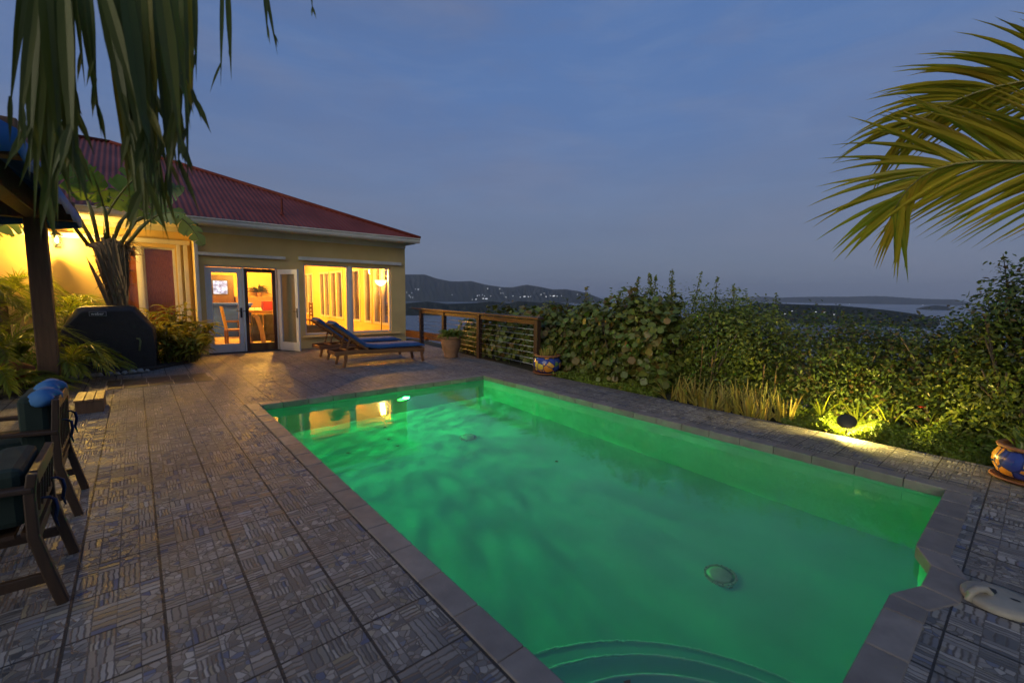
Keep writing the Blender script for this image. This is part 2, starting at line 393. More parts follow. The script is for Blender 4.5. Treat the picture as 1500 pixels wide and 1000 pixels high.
# ------------------------------------------------------------------ camera
RM = Matrix(((0.76551846,0.05721408,-0.64086507),(-0.64329835,0.08693864,-0.76066347),(0.01219528,0.99456937,0.10335886)))
cd = bpy.data.cameras.new('camera'); cam = bpy.data.objects.new('camera', cd); C.objects.link(cam)
cam.matrix_world = Matrix.Translation((0,0,1.5)) @ RM.to_4x4()
cd.lens = 15.73; cd.sensor_width = 36; cd.clip_start = 0.02; cd.clip_end = 90000
cd.dof.use_dof = True; cd.dof.focus_distance = 9.0; cd.dof.aperture_fstop = 3.0
S.camera = cam

# ------------------------------------------------------------------ sky and light
w = bpy.data.worlds.new('World'); S.world = w; w.use_nodes = True
t = NT(w.node_tree); bg = w.node_tree.nodes['Background']
SUN_EL, SUN_AZ = 20.0, 250.0      # sun added as warm fill for a house lamp behind the camera's left
dirv = t.n('ShaderNodeTexCoord').outputs['Generated']
z = t.sep(dirv)[2]
grad = t.ramp(t.math('MAXIMUM', z, 0.0), [(0.0,(0.112,0.145,0.222)),(0.06,(0.125,0.160,0.245)),(0.18,(0.126,0.172,0.290)),(0.34,(0.094,0.170,0.360)),(0.6,(0.076,0.158,0.37)),(1.0,(0.06,0.125,0.31))])
cl = t.noise(t.mapping(dirv, scale=(1.2,1.2,4.5)), 1.6, 6, 0.6, 0.4)
clm = t.ramp(cl, [(0.42,(0,0,0)),(0.72,(1,1,1))])
grad = t.mix(t.math('MULTIPLY', clm, 0.5), grad, (0.165,0.180,0.265))
wisp = t.ramp(t.noise(t.mapping(dirv, scale=(2.2,2.2,11), rot=(0.15,0.1,0)), 2.2, 7, 0.65, 0.8), [(0.45,(0,0,0)),(0.75,(1,1,1))])
grad = t.mix(t.math('MULTIPLY', wisp, t.ramp(z, [(0.05,(0,0,0)),(0.3,(0.3,0.3,0.3))])), grad, (0.17,0.24,0.40))
grad = t.mix(t.math('MULTIPLY', t.ramp(t.noise(t.mapping(dirv, scale=(1,1,6), loc=(3,1,0)), 1.1, 4), [(0.45,(0,0,0)),(0.7,(1,1,1))]), 0.22), grad, (0.085,0.105,0.19))
sky = t.n('ShaderNodeTexSky', sky_type='NISHITA'); sky.sun_disc = False
sky.sun_elevation = R_(SUN_EL); sky.sun_rotation = R_(SUN_AZ)
grad = t.mix(1.0, grad, t.mix(1.0, sky.outputs[0], (0.004,0.004,0.004), 'MULTIPLY'), 'ADD')
t.set(bg.inputs[0], grad); bg.inputs[1].default_value = 1.0
sl = bpy.data.lights.new('sun', 'SUN'); sl.energy = 1.45; sl.angle = R_(40); sl.color = (1.0,0.88,0.66)
so = bpy.data.objects.new('sun', sl); C.objects.link(so)
a = R_(SUN_AZ); e = R_(SUN_EL)
sd = Vector((math.sin(a)*math.cos(e), math.cos(a)*math.cos(e), math.sin(e)))
so.rotation_euler = sd.to_track_quat('Z','Y').to_euler()

# ------------------------------------------------------------------ sea, hills, haze
SEA = -60.0
mb = MB(); mb.add([(-30000,-30000,SEA),(40000,-30000,SEA),(40000,40000,SEA),(-30000,40000,SEA)],[(0,1,2,3)])
mb.build('sea', mat['sea'], kind='structure')

def hnoise(x, y, s):
    return (math.sin(x*1.7*s+2.1*math.sin(y*1.3*s))+math.sin(y*2.3*s+1.7*math.sin(x*1.1*s+1))+0.6*math.sin(x*4.7*s+y*3.9*s+1.2*math.sin(y*5.1*s)))/2.6
class Hill:
    def __init__(s, pts, D, depth): s.az = [p[0] for p in pts]; s.el = [p[1] for p in pts]; s.D = D; s.dp = depth
    def crest(s, az):
        return 1.5 + s.D*math.tan(R_(float(np.interp(az, s.az, s.el))))
    def h(s, az, r):
        u = (r-s.D)/s.dp; c = s.crest(az) - SEA
        prof = max(0.0, 1-abs(u)**1.5)
        n = hnoise(az*2.2, r/s.dp*2.2, 1.0)*0.13*(1-prof)*prof*4
        return SEA - 3 + (c+3)*max(0.0, prof + n)
    def build(s, name):
        A = np.arange(s.az[0], s.az[-1]+1e-6, 0.12); R = s.D + s.dp*np.concatenate([np.linspace(-1,0,22), np.linspace(0.15,1,5)])
        q = []; f = []
        for i, az in enumerate(A):
            edge = min(1, (i+0.001)/4, (len(A)-1-i+0.001)/4) if name != 'hills' else 1
            for r in R:
                z = s.h(az, r); z += hnoise(az*9, r/s.dp*9, 1)*s.D*0.00035*(1 if z > SEA else 0)
                z = SEA-3+(z-SEA+3)*edge
                q.append((r*math.sin(R_(az)), r*math.cos(R_(az)), z))
        m = len(R)
        for i in range(len(A)-1):
            for j in range(m-1): f.append((i*m+j, (i+1)*m+j, (i+1)*m+j+1, i*m+j+1))
        b = MB(); b.add(q, f); return b.build(name, mat['hill'], smooth=True, kind='structure')
hl = Hill([(14,2.1),(20,2.3),(26.67,2.341),(28.07,2.371),(29.07,2.392),(30.58,1.915),(32.27,1.604),(33.5,1.60),(34.83,1.687),(36.73,1.242),(38.73,0.967),(40.03,0.94),(41.33,1.214),(41.93,1.307),(43.5,1.067),(45.23,0.742),(46.77,0.802),(48.23,0.603),(49.68,0.278),(51.21,-0.3),(52,-0.5)], 4700, 900)
hl.build('hills')
Hill([(18,-1.5),(23.94,-1.369),(26.79,-1.181),(29.29,-0.948),(31.84,-1.224),(34.84,-1.108),(37.44,-0.863),(39.62,-1.054),(40.92,-0.778),(43.53,-0.918),(45.44,-0.849),(47.42,-1.123),(49.56,-1.433),(51,-1.9)], 1700, 420).build('headland')
Hill([(63,-1.9),(65.34,-1.515),(67,-0.9),(68.74,-0.509),(71.36,-0.607),(73.24,-0.641),(76.19,-0.681),(78.42,-0.866),(80.0,-1.022),(81.53,-1.236),(82.99,-1.566),(84,-2)], 1700, 380).build('peninsula')
Hill([(64,-0.2),(67.35,0.005),(69.37,0.183),(70.68,0.05),(72.57,0.149),(74.38,0.208),(76.69,0.236),(78.86,0.33),(79.9,0.308),(81.91,0.137),(83.33,0.094),(84.68,0.084),(85.65,-0.2),(86.2,-0.4)], 8600, 700).build('island')
Hill([(81.9,-0.8),(82.45,-0.66),(83.37,-0.473),(84.29,-0.575),(84.7,-0.8)], 4100, 240).build('islet')
# lit houses on the far shore
def on_hill(H, az, el):
    best = None
    for r in np.linspace(H.D-H.dp*0.98, H.D, 120):
        z = H.h(az, r); e2 = math.degrees(math.atan2(z-1.5, r))
        if best is None or abs(e2-el) < best[0]: best = (abs(e2-el), r, z)
    return best[1], best[2]
def pxdir(px, py):
    v = RM @ Vector((px-750, 500-py, -655.377)); return math.degrees(math.atan2(v.x, v.y)), math.degrees(math.atan2(v.z, math.hypot(v.x, v.y)))
SHORE = [(100,180),(125,184),(32,206),(72,210),(60,243),(78,246),(52,232),(388,222),(665,175),(600,230),(625,226),(640,236),(545,262),(575,262),(628,256),(655,257),(690,235),(770,212),(787,214),(810,244),(865,234),(920,244),(958,241),(985,240),(1003,239),(1110,212),(1125,240),(1160,234),(1188,235),(1210,236),(1245,233),(1370,222),(1085,222),(760,178),(585,232)]
hp = None
for i, (cx, cy) in enumerate(SHORE):
    az, el = pxdir(590+cx/5.357, 390+cy/5.357); r, zz = on_hill(hl, az, el)
    big = cx in (125,655,958,1188,628)
    if hp is None:
        hp = thing('hillside_house', 'tiny lit house on the far hillside across the bay', 'house', group='lit houses along the far shore')
        b = MB(); b.box(-7,7,-5,5,-6,5); hb = b.build('wall', mat['boat'], hp)
        b = MB(); b.add([(-7.6,-5.6,5),(7.6,-5.6,5),(7.6,5.6,5),(-7.6,5.6,5),(-4,0,8.2),(4,0,8.2)],[(0,1,5,4),(1,2,5),(2,3,4,5),(3,0,4),(3,2,1,0)]); b.build('roof', mat['roof'], hp)
        b = MB()
        for k in (-4.5,0,4.5): b.box(k-1.7,k+1.7,-5.2,-5.05,0.4,4.0)
        b.build('window', mat['farlight'], hp); o = hp
    else: o = dup(hp)
    o.location = (r*math.sin(R_(az)), r*math.cos(R_(az)), zz+1.0); o.rotation_euler = (0,0,-R_(az)+random.uniform(-.4,.4))
    k = random.uniform(0.45,0.8)*(1.7 if big else 1); o.scale = (k*(1.6 if big else 1),k,k)
# lit boats and houses by the islands
bp = None
for (px, py, D, lab) in ((1245,441.5,7000,'small lit boat on the dark water in front of the far island, the left one'),(1352,442.5,7400,'small lit boat on the water near the far island\'s right end'),(685,463,1250,'small white boat on the bay seen above the railing')):
    az, el = pxdir(px, py); D = (1.5-SEA)/math.tan(R_(-el)) if el < -0.3 else D
    if bp is None:
        bp = thing('boat', lab, 'boat', group='boats out on the bay')
        b = MB(); b.add([(-7,-2,1.4),(5,-2,1.4),(9,0,1.8),(5,2,1.4),(-7,2,1.4),(-6,-1.2,-0.6),(5,-1,-0.6),(7,0,-0.6),(5,1,-0.6),(-6,1.2,-0.6)],[(0,1,6,5),(1,2,7,6),(2,3,8,7),(3,4,9,8),(4,0,5,9),(4,3,2,1,0),(5,6,7,8,9)]); b.build('hull', mat['boat'], bp)
        b = MB(); b.box(-4,3,-1.4,1.4,1.4,3.6); b.build('cabin', mat['farlight'], bp); o = bp
    else: o = dup(bp); o['label'] = lab
    o.location = (D*math.sin(R_(az)), D*math.cos(R_(az)), SEA+0.3); o.rotation_euler = (0,0,random.uniform(0,3)); o.scale = (1.1,1.1,1.3) if D > 3000 else (0.3,0.3,0.3)
# houses on the near peninsula
for (px, py) in ((1195,457),(1208,458),(1222,461),(1235,463),(1150,460),(1160,456)):
    H = Hill([(63,-1.9),(65.34,-1.515),(67,-0.9),(68.74,-0.509),(71.36,-0.607),(73.24,-0.641),(76.19,-0.681),(78.42,-0.866),(80.0,-1.022),(81.53,-1.236),(82.99,-1.566),(84,-2)], 1700, 380)
    az, el = pxdir(px, py); r, zz = on_hill(H, az, el); o = dup(hp)
    o['label'] = 'tiny dim house on the dark peninsula behind the hedge'; o['group'] = 'houses on the dark peninsula'
    o.location = (r*math.sin(R_(az)), r*math.cos(R_(az)), zz+0.5); o.rotation_euler = (0,0,-R_(az)); o.scale = (0.3,0.22,0.2)

mz = bpy.data.materials.new('sea_air'); mz.use_nodes = True
nt = mz.node_tree; nt.nodes.clear(); om = nt.nodes.new('ShaderNodeOutputMaterial'); pv = nt.nodes.new('ShaderNodeVolumePrincipled')
pv.inputs['Color'].default_value = (0.86,0.90,0.98,1); pv.inputs['Density'].default_value = 8.5e-5; pv.inputs['Anisotropy'].default_value = 0.2
nt.links.new(pv.outputs[0], om.inputs['Volume'])
HAZE = True
if HAZE:
    mb = MB(); mb.box(-3000,12000,-3000,11000,SEA-5,300); mb.build('haze', mz, kind='stuff')

# ------------------------------------------------------------------ ground under everything
def ground_z(x, y):
    if x < 5.7 and y < 24.2 and y > -40: return -2.2
    d = max(0, x-7.6, y-24.5 if x < 7.6 else 0, (-25-y))
    z = -0.06 + 0.04*hnoise(x, y, 0.8) if x < 9 else -0.06
    return max(SEA-4, z - 0.62*d + (0.6*hnoise(x, y, 0.12) if d > 3 else 0))
xs = sorted(set(list(np.linspace(-70,5.6,12))+[5.69,5.72]+list(np.linspace(5.9,10,12))+list(np.linspace(11,130,40))))
ys = sorted(set(list(np.linspace(-90,-6,14))+list(np.linspace(-5,14,40))+[24.1,24.3]+list(np.linspace(15,24,8))+list(np.linspace(25,150,40))))
mb = MB(); mb.add([(x,y,ground_z(x,y)) for y in ys for x in xs], [(j*len(xs)+i, j*len(xs)+i+1, (j+1)*len(xs)+i+1, (j+1)*len(xs)+i) for j in range(len(ys)-1) for i in range(len(xs)-1)])
mb.build('ground', mat['earth'], smooth=True, kind='structure')

# ------------------------------------------------------------------ deck, coping, pool
mb = MB()
def flat(poly, z=0.0): mb.add([(x,y,z) for x,y in poly], [tuple(range(len(poly)))])
flat([(-9,-7),(1.12,-7),(1.12,12.95),(-9,13.5)])
flat([(1.12,6.66),(5.99,6.66),(6.72,12.95),(1.12,12.95)])
flat([(4.94,-7),(5.88,-7),(5.88,6.2),(5.99,6.66),(4.94,6.66)])
flat([(1.12,-7),(4.94,-7),(4.94,0.31),(3.59,0.31),(3.36,0.215),(3.07,0.22),(2.86,0.31),(1.12,0.31)])
mb.build('deck', mat['deck'], kind='structure')
mb = MB()
mb.box(5.86,5.90,-7,6.2,-0.14,-0.003)
mb.build('deck_edge', mat['coping'], kind='structure')

ZC0, ZC1 = -0.075, 0.007
mb = MB(); g = 0.0022
def piece(poly): mb.prism(poly, ZC0, ZC1)
y = 0.236
ystops = [0.236] + [0.645+0.335*k for k in range(18)] + [6.737]
for a, b in zip(ystops[:-1], ystops[1:]):
    piece([(1.052,a+g),(1.198,a+g),(1.198,b-g),(1.052,b-g)]); piece([(4.872,a+g),(5.02,a+g),(5.02,b-g),(4.872,b-g)])
xst = [1.198+g*2] + [1.47+0.335*k for k in range(11)][:10] + [4.872-g*2]
for a, b in zip(xst[:-1], xst[1:]): piece([(a+g,6.585),(b-g,6.585),(b-g,6.737),(a+g,6.737)])
xn = [1.198+g*2,1.70,2.035,2.37,2.72]
for a, b in zip(xn[:-1], xn[1:]): piece([(a+g,0.236),(b-g,0.236),(b-g,0.387),(a+g,0.387)])
piece([(2.72+g,0.236),(2.857,0.236),(2.874,0.387),(2.72+g,0.387)])
piece([(2.861,0.236),(3.055,0.146),(3.09,0.296),(2.878,0.386)])
piece([(3.059,0.145),(3.339,0.135),(3.375,0.292),(3.095,0.296)])
piece([(3.342,0.135),(3.582,0.228),(3.582,0.386),(3.379,0.293)])
xn = [3.582,3.92,4.255,4.59,4.872-g*2]
for a, b in zip(xn[:-1], xn[1:]): piece([(a+g,0.232),(b-g,0.232),(b-g,0.387),(a+g,0.387)])
mb.build('pool_coping', mat['coping'], kind='structure', bevel=0.007)

ring = [(1.175,6.61),(1.175,0.36),(2.88,0.36),(3.10,0.27),(3.38,0.265),(3.59,0.36),(4.895,0.36),(4.895,6.61)]
mb = MB(); n = len(ring)
mb.add([(x,y,-1.3) for x,y in ring]+[(x,y,-0.03) for x,y in ring], [tuple(range(n))]+[(k,(k+1)%n,n+(k+1)%n,n+k) for k in range(n)])
for r, zt in ((1.47,-0.92),(1.17,-0.62),(0.88,-0.36)):
    arc = [(1.16,0.34)]+[(1.175+r*math.cos(t_), 0.36+r*math.sin(t_)) for t_ in np.linspace(0,math.pi/2,40)]
    arc[1] = (arc[1][0],0.34); arc[-1] = (1.16,arc[-1][1]); mb.prism(arc, -1.32, zt)
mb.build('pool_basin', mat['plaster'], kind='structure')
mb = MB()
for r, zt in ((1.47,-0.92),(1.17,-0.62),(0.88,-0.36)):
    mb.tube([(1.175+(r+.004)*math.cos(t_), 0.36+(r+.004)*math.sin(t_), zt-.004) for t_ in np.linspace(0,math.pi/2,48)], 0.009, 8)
mb.build('pool_steps_highlight', M('step_edge_highlight',(0.26,0.42,0.34),(0.21,0.36,0.29)), smooth=True, kind='structure')  # pale strips added to imitate lamp light catching the step edges
mb = MB(); mb.add([(x+(0.01 if x>3 else -0.01),y+(0.01 if y>3 else -0.01),-0.09) for x,y in ring], [tuple(range(n))])
mb.build('pool_water', mat['water'], kind='structure')

# pool light in the far wall
pl = thing('pool_light', 'round green underwater lamp glowing in the far wall of the pool', 'pool light', (3.24,6.61,-0.55))
rotx = Matrix.Rotation(R_(90),3,'X')
MB().lathe([(0.0,0.035),(0.06,0.03),(0.085,0.012),(0.088,0.0)], (3.24,6.60,-0.55), 24, mat=rotx).build('lens', mat['poolens'], pl, smooth=True)
MB().lathe([(0.088,0.0),(0.088,0.02),(0.112,0.02),(0.112,0.0)], (3.24,6.605,-0.55), 24, mat=rotx).build('rim', mat['steel'], pl, smooth=True, angle=30)
lo = lamp('pool_glow', 'POINT', (3.24,6.46,-0.36), (0.03,1.0,0.19), 1.0, pl, shadow_soft_size=0.05)
lo.data.use_nodes = True; lt = NT(lo.data.node_tree); em = lo.data.node_tree.nodes['Emission']
inc = lt.n('ShaderNodeNewGeometry').outputs['Incoming']; ix, iy, iz = lt.sep(inc)
# noise in the lamp strength stands in for streaks of ripple-focused light
den = lt.math('MAXIMUM', lt.math('ABSOLUTE', iz), 0.03)
fx = lt.math('DIVIDE', ix, den); fy = lt.math('DIVIDE', iy, den)
cv = lt.comb(lt.math('MULTIPLY', fx, 0.94), lt.math('MULTIPLY', fy, 0.94), 0.0)
n1 = lt.noise(lt.mapping(cv, scale=(0.8,2.9,1), rot=(0,0,0.12)), 3.2, 2, 0.5, 0.9)
rid = lt.math('SUBTRACT', 1.0, lt.math('MULTIPLY', lt.math('ABSOLUTE', lt.math('SUBTRACT', n1, 0.5)), 12.0))
rid = lt.math('POWER', lt.math('MAXIMUM', rid, 0.0), 1.6)
n2 = lt.noise(cv, 0.8, 3)
gob = lt.math('ADD', lt.math('MULTIPLY_ADD', n2, 0.45, 0.40), lt.math('MULTIPLY', rid, 4.4))
lf = lt.n('ShaderNodeLightFalloff'); lf.inputs['Strength'].default_value = 34.0; lf.inputs['Smooth'].default_value = 0.6
lt.set(em.inputs['Strength'], lt.math('MULTIPLY', lt.math('MULTIPLY_ADD', lf.outputs['Constant'], 0.34, lf.outputs['Linear']), gob)); em.inputs['Color'].default_value = (1,1,1,1)

# drains on the pool floor
def drain(x, y, z, label):
    d = thing('drain_cover', label, 'drain cover', (x,y,z), 'drain covers on the pool floor')
    MB().lathe([(0.0,0.016),(0.07,0.015),(0.105,0.008)], (x,y,z), 28).build('lid', mat['whiteplastic'], d, smooth=True)
    b = MB(); b.lathe([(0.105,0.0),(0.105,0.012),(0.125,0.012),(0.125,0.0)], (x,y,z), 28)
    b.build('rim', mat['whiteplastic'], d, smooth=True, angle=30)
    b = MB()
    for k in range(20):
        t_ = k*math.pi/10; b.box(x+0.117*math.cos(t_)-0.0035,x+0.117*math.cos(t_)+0.0035,y+0.117*math.sin(t_)-0.0035,y+0.117*math.sin(t_)+0.0035,z+0.012,z+0.0145)
    b.build('slot', mat['black'], d)
drain(3.47,5.05,-1.3,'white drain cover deep under the water toward the lamp end'); drain(3.44,1.48,-1.3,'larger looking white drain cover on the pool floor near the steps end')
# fallen leaves and bits on the water
LW = []
for i, (x, y) in enumerate(((2.20,4.95),(2.05,4.50),(2.03,4.25),(3.02,2.9),(1.55,4.35),(1.47,0.98))):
    b = MB(); r = 0.014+0.006*random.random()
    b.add([(x+r*math.cos(k*1.05+i)*(1.5 if k%2 else 1), y+r*math.sin(k*1.05+i), -0.087+0.004*math.sin(k*2)) for k in range(6)], [tuple(range(6))])
    tag(b.build('floating_leaf', mat['twig']), 'tiny dark bit of leaf floating on the green pool water', 'leaf', 'bits floating on the pool')

# skimmer lid
sk = thing('skimmer_lid', 'round off-white skimmer lid lying on the paving with a pipe elbow', 'lid', (3.22,0.02,0))
MB().lathe([(0.0,0.034),(0.10,0.033),(0.135,0.026),(0.142,0.016),(0.142,0.0)], (3.22,0.02,0.004), 40).build('disc', mat['whiteplastic'], sk, smooth=True, angle=50)
MB().tube([(3.215,0.055,0.030),(3.19,0.072,0.062),(3.15,0.10,0.064),(3.125,0.118,0.045),(3.12,0.122,0.006)], 0.017, 12).build('pipe_elbow', mat['whiteplastic'], sk, smooth=True, angle=50)
b = MB(); b.add([(3.245+0.03*math.cos(k*.785)*(1+.3*(k%2)), 0.052+0.02*math.sin(k*.785), 0.0392) for k in range(8)], [tuple(range(8))])
b.add([(3.235+0.009*math.cos(k*.785), -0.03+0.02*math.sin(k*.785), 0.0392) for k in range(8)], [tuple(range(8))]); b.build('hole', mat['black'], sk)

# slate inset
mb = MB()
for j, (ya, yb) in enumerate(((8.95,9.38),(9.40,9.86))):
    xs_ = [-0.40,-0.21,0.10,0.42,0.70,0.96] if j == 0 else [-0.42,-0.24,0.08,0.40,0.66,0.93]
    for a, b_ in zip(xs_[:-1], xs_[1:]): mb.box(a+0.006,b_-0.006,ya,yb,-0.02,0.006)
mb.build('slate_paving', mat['slate'], kind='structure', bevel=0.003)
mb = MB(); mb.box(-0.43,0.97,8.93,9.88,-0.02,0.003); mb.build('paving_mortar', M('pale_mortar',(0.30,0.28,0.24)), kind='structure')
# planting bed soil
mb = MB()
bed = [(-8,9.2),(-1.0,9.2),(-0.9,10.45),(0.2,10.75),(0.98,11.7),(1.1,12.70),(1.12,13.38),(-8,13.38)]
mb.prism(bed, -0.02, 0.05); mb.build('planting_bed', mat['soil'], kind='structure')
for i in range(13):
    x = -1.15+0.105*i+random.uniform(-.02,.02); yy = 10.42+0.12*max(0,x+0.6)+random.uniform(-.04,.04); r = random.uniform(0.04,0.075)
    b = MB(); b.lathe([(0.0,r*0.8),(r*0.6,r*0.62),(r,r*0.1),(r*0.8,-r*0.3)], (x,yy,0.03), 8); o = b.build('edging_stone', mat['stone'], smooth=True)
    for v_ in o.data.vertices: v_.co += Vector((random.uniform(-1,1),random.uniform(-1,1),random.uniform(-1,1)))*r*0.16
    tag(o, 'pale rough stone edging the planting bed below the covered grill', 'stone', 'stones edging the left bed')

# ------------------------------------------------------------------ the house
H = thing('house', 'yellow stucco house with a red corrugated hip roof and lit windows beside the pool', 'house', (1.13,12.72,0))
F = 12.72
mb = MB()                                    # pool front: pieces butt end to end round the openings
mb.box(1.13,1.29,F,F+.16,0,2.98); mb.box(1.29,2.83,F,F+.16,2.11,2.98); mb.box(2.83,3.47,F,F+.16,0,2.98)
mb.box(3.47,5.94,F,F+.16,0,0.36); mb.box(3.47,5.94,F,F+.16,2.255,2.98); mb.box(5.94,6.40,F,F+.16,0,2.98)
mb.build('wall', mat['stucco'], H)
mb = MB()                                    # right side with its row of windows
wy = [(13.45,14.65),(14.85,15.45),(15.85,16.55),(17.60,18.95),(19.15,20.35),(21.4,22.8)]
yb = F+.16
for a, b in wy:
    mb.box(6.25,6.40,yb,a,0,2.98); mb.box(6.25,6.40,a,b,0,0.47); mb.box(6.25,6.40,a,b,2.36,2.98); yb = b
mb.box(6.25,6.40,yb,24.0,0,2.98); mb.build('wall', mat['stucco'], H)
WY = 13.40
mb = MB()                                    # left wing, set back
mb.box(-6.4,-0.27,WY,WY+.16,0,2.98); mb.box(-0.27,0.80,WY,WY+.16,0,0.35); mb.box(-0.27,0.80,WY,WY+.16,2.50,2.98); mb.box(0.80,1.13,WY,WY+.16,0,2.98)
mb.box(1.13,1.28,F+.16,WY+.16,0,2.98)
mb.build('wall', mat['stucco'], H)
mb = MB(); mb.box(-6.4,6.25,23.85,24.0,0,2.98); mb.box(-6.4,-6.25,WY+.16,23.85,0,2.98); mb.build('wall', mat['stucco'], H)
# inside faces
mb = MB(); mb.box(1.16,1.28,WY+.16,23.2,0.02,2.72); mb.box(1.28,6.248,23.05,23.2,0.02,2.72)
mb.box(1.283,1.29,F+.163,WY+.16,0.02,2.72)
mb.build('inner_wall', mat['inwall'], H)
mb = MB(); yb = F+.163
for a, b in wy:
    mb.box(6.22,6.247,yb,a,0.02,2.72); mb.box(6.22,6.247,a,b,0.02,0.47); mb.box(6.22,6.247,a,b,2.36,2.72); yb = b
mb.box(6.22,6.247,yb,23.05,0.02,2.72)
mb.box(2.83,3.47,F+.163,F+.19,0.02,2.72); mb.box(3.47,5.94,F+.163,F+.19,0.02,0.35); mb.box(3.47,5.94,F+.163,F+.19,2.27,2.72); mb.box(5.94,6.22,F+.163,F+.19,0.02,2.72)
mb.box(1.29,2.83,F+.163,F+.19,2.12,2.72)
mb.build('inner_wall', mat['inwall'], H)
MB().box(1.16,6.25,F+.163,23.2,2.725,2.83).build('ceiling', mat['inceil'], H)
MB().box(1.16,6.25,F+.163,23.2,-0.04,0.018).build('floor', mat['infloor'], H)
MB().box(1.25,2.87,F-.02,F+.165,-0.02,0.024).build('threshold', mat['slate'], H, bevel=0.004)

# roof: corrugated front slope ending in a hip
EY, EX, EZ, PT = 12.22, 6.60, 3.135, 0.42
mb = MB(); per = 0.115; q = []; f = []
xsr = np.arange(-7.0, EX+1e-6, per/6)
for x in xsr:
    tm = min(6.9, EX-x); zz = 0.016*math.sin(2*math.pi*x/per)
    for k in range(3):
        tt = tm*k/2; q.append((x, EY-0.03+tt, EZ+PT*tt+zz))
for i in range(len(xsr)-1):
    for k in range(2): f.append((3*i+k, 3*i+3+k, 3*i+4+k, 3*i+1+k))
mb.add(q, f)
q = []; f = []; ysr = np.arange(EY, EY+14.0, per/4)       # right slope beyond the hip
for y in ysr:
    tm = max(0.0, min(6.9, y-EY, EY+13.95-y)); zz = 0.016*math.sin(2*math.pi*y/per)
    for k in range(2): q.append((EX+0.03-tm*k, y, EZ+PT*tm*k+zz))
for i in range(len(ysr)-1): f.append((2*i, 2*i+2, 2*i+3, 2*i+1))
mb.add(q, f)
ry, rz = EY+6.9, EZ+PT*6.9
mb.add([(-7,ry,rz),(EX-6.9,ry,rz),(EX,EY+13.9,EZ),(-7,EY+13.9,EZ)],[(0,1,2,3)])
mb.build('roof', mat['roof'], H, smooth=True)
MB().tube([(EX+.03,EY-.05,EZ+.012),(EX-3.4,EY+3.4,EZ+PT*3.4+.03),(EX-6.9,ry,rz+.03)], 0.055, 10).build('hip_cap', mat['roof'], H, smooth=True)
MB().tube([(EX-6.88,ry,rz+.03),(-7,ry,rz+.03)], 0.06, 10).build('ridge_cap', mat['roof'], H, smooth=True)
b = MB(); vx, vy = 3.11, 13.15; vz = EZ+PT*(vy-EY)
b.tube([(vx,vy,vz-.05),(vx,vy,vz+.42)], 0.028, 10); b.tube([(vx,vy,vz-.01),(vx,vy,vz+.07)], [0.075,0.035], 10); b.build('vent_pipe', mat['roof'], H, smooth=True, angle=40)
# eaves
prof = [(0.0,3.02),(-0.03,2.985),(-0.085,2.985),(-0.11,3.03),(-0.115,3.085),(-0.14,3.10),(-0.14,3.125),(-0.125,3.125),(-0.10,3.09),(-0.09,3.03),(0.0,3.05)]
def extr(prof, x0, x1, y0):
    m = MB(); n = len(prof); m.add([(x0,y0+a,b_) for a,b_ in prof]+[(x1,y0+a,b_) for a,b_ in prof], [(k,(k+1)%n,n+(k+1)%n,n+k) for k in range(n)]+[tuple(range(n))[::-1],tuple(range(n,2*n))]); return m
extr(prof, -7.0, 6.60, EY+.02).build('gutter', mat['trim'], H)
m_ = MB(); m_.box(-7.0,6.5,EY+.022,EY+.05,2.97,3.12); m_.box(6.50,6.53,EY+.05,26,2.97,3.12); m_.build('fascia', mat['trim'], H, bevel=0.004)
m_ = MB(); m_.box(-7.0,6.498,EY+.052,WY+.2,2.985,3.0); m_.build('soffit', mat['trim'], H)
m_ = MB(); m_.box(1.12,6.41,F-.035,F-.003,2.885,2.982); m_.box(1.12,6.41,F-.02,F-.003,2.855,2.884); m_.build('frieze_board', mat['trim'], H, bevel=0.005)
m_ = MB(); m_.box(-6.4,1.09,WY-.03,WY-.003,2.88,2.982); m_.build('frieze_board', mat['trim'], H, bevel=0.005)
m_ = MB(); m_.box(1.165,3.03,F-.085,F-.003,2.325,2.40); m_.build('shade_cassette', mat['trim'], H, bevel=0.012)
m_ = MB(); m_.box(3.34,6.24,F-.085,F-.003,2.34,2.43)
for k in range(12): m_.box(3.5+0.23*k,3.53+0.23*k,F-.095,F-.086,2.355,2.385)
m_.build('shade_cassette', mat['trim'], H, bevel=0.006)
m_ = MB(); m_.box(-6.4,1.09,WY-.06,WY-.003,2.585,2.69); m_.build('lintel_board', mat['trim'], H, bevel=0.006)
b = MB(); b.bar((1.145,F-.045,0.02),(1.145,F-.045,2.80),0.075,0.075,(0,1,0)); b.build('downspout', mat['trim'], H, bevel=0.01)
b = MB(); b.bar((1.145,F-.045,2.79),(1.13,F-.05,2.92),0.085,0.085,(0,1,0)); b.bar((1.13,F-.05,2.92),(1.15,EY+.06,3.0),0.08,0.08,(0,0,1)); b.build('downspout_elbow', mat['browndoor'], H, bevel=0.008)
b = MB(); b.box(3.40,6.20,F-.10,F-.003,0.285,0.335); b.build('sill', mat['stucco'], H, bevel=0.012)

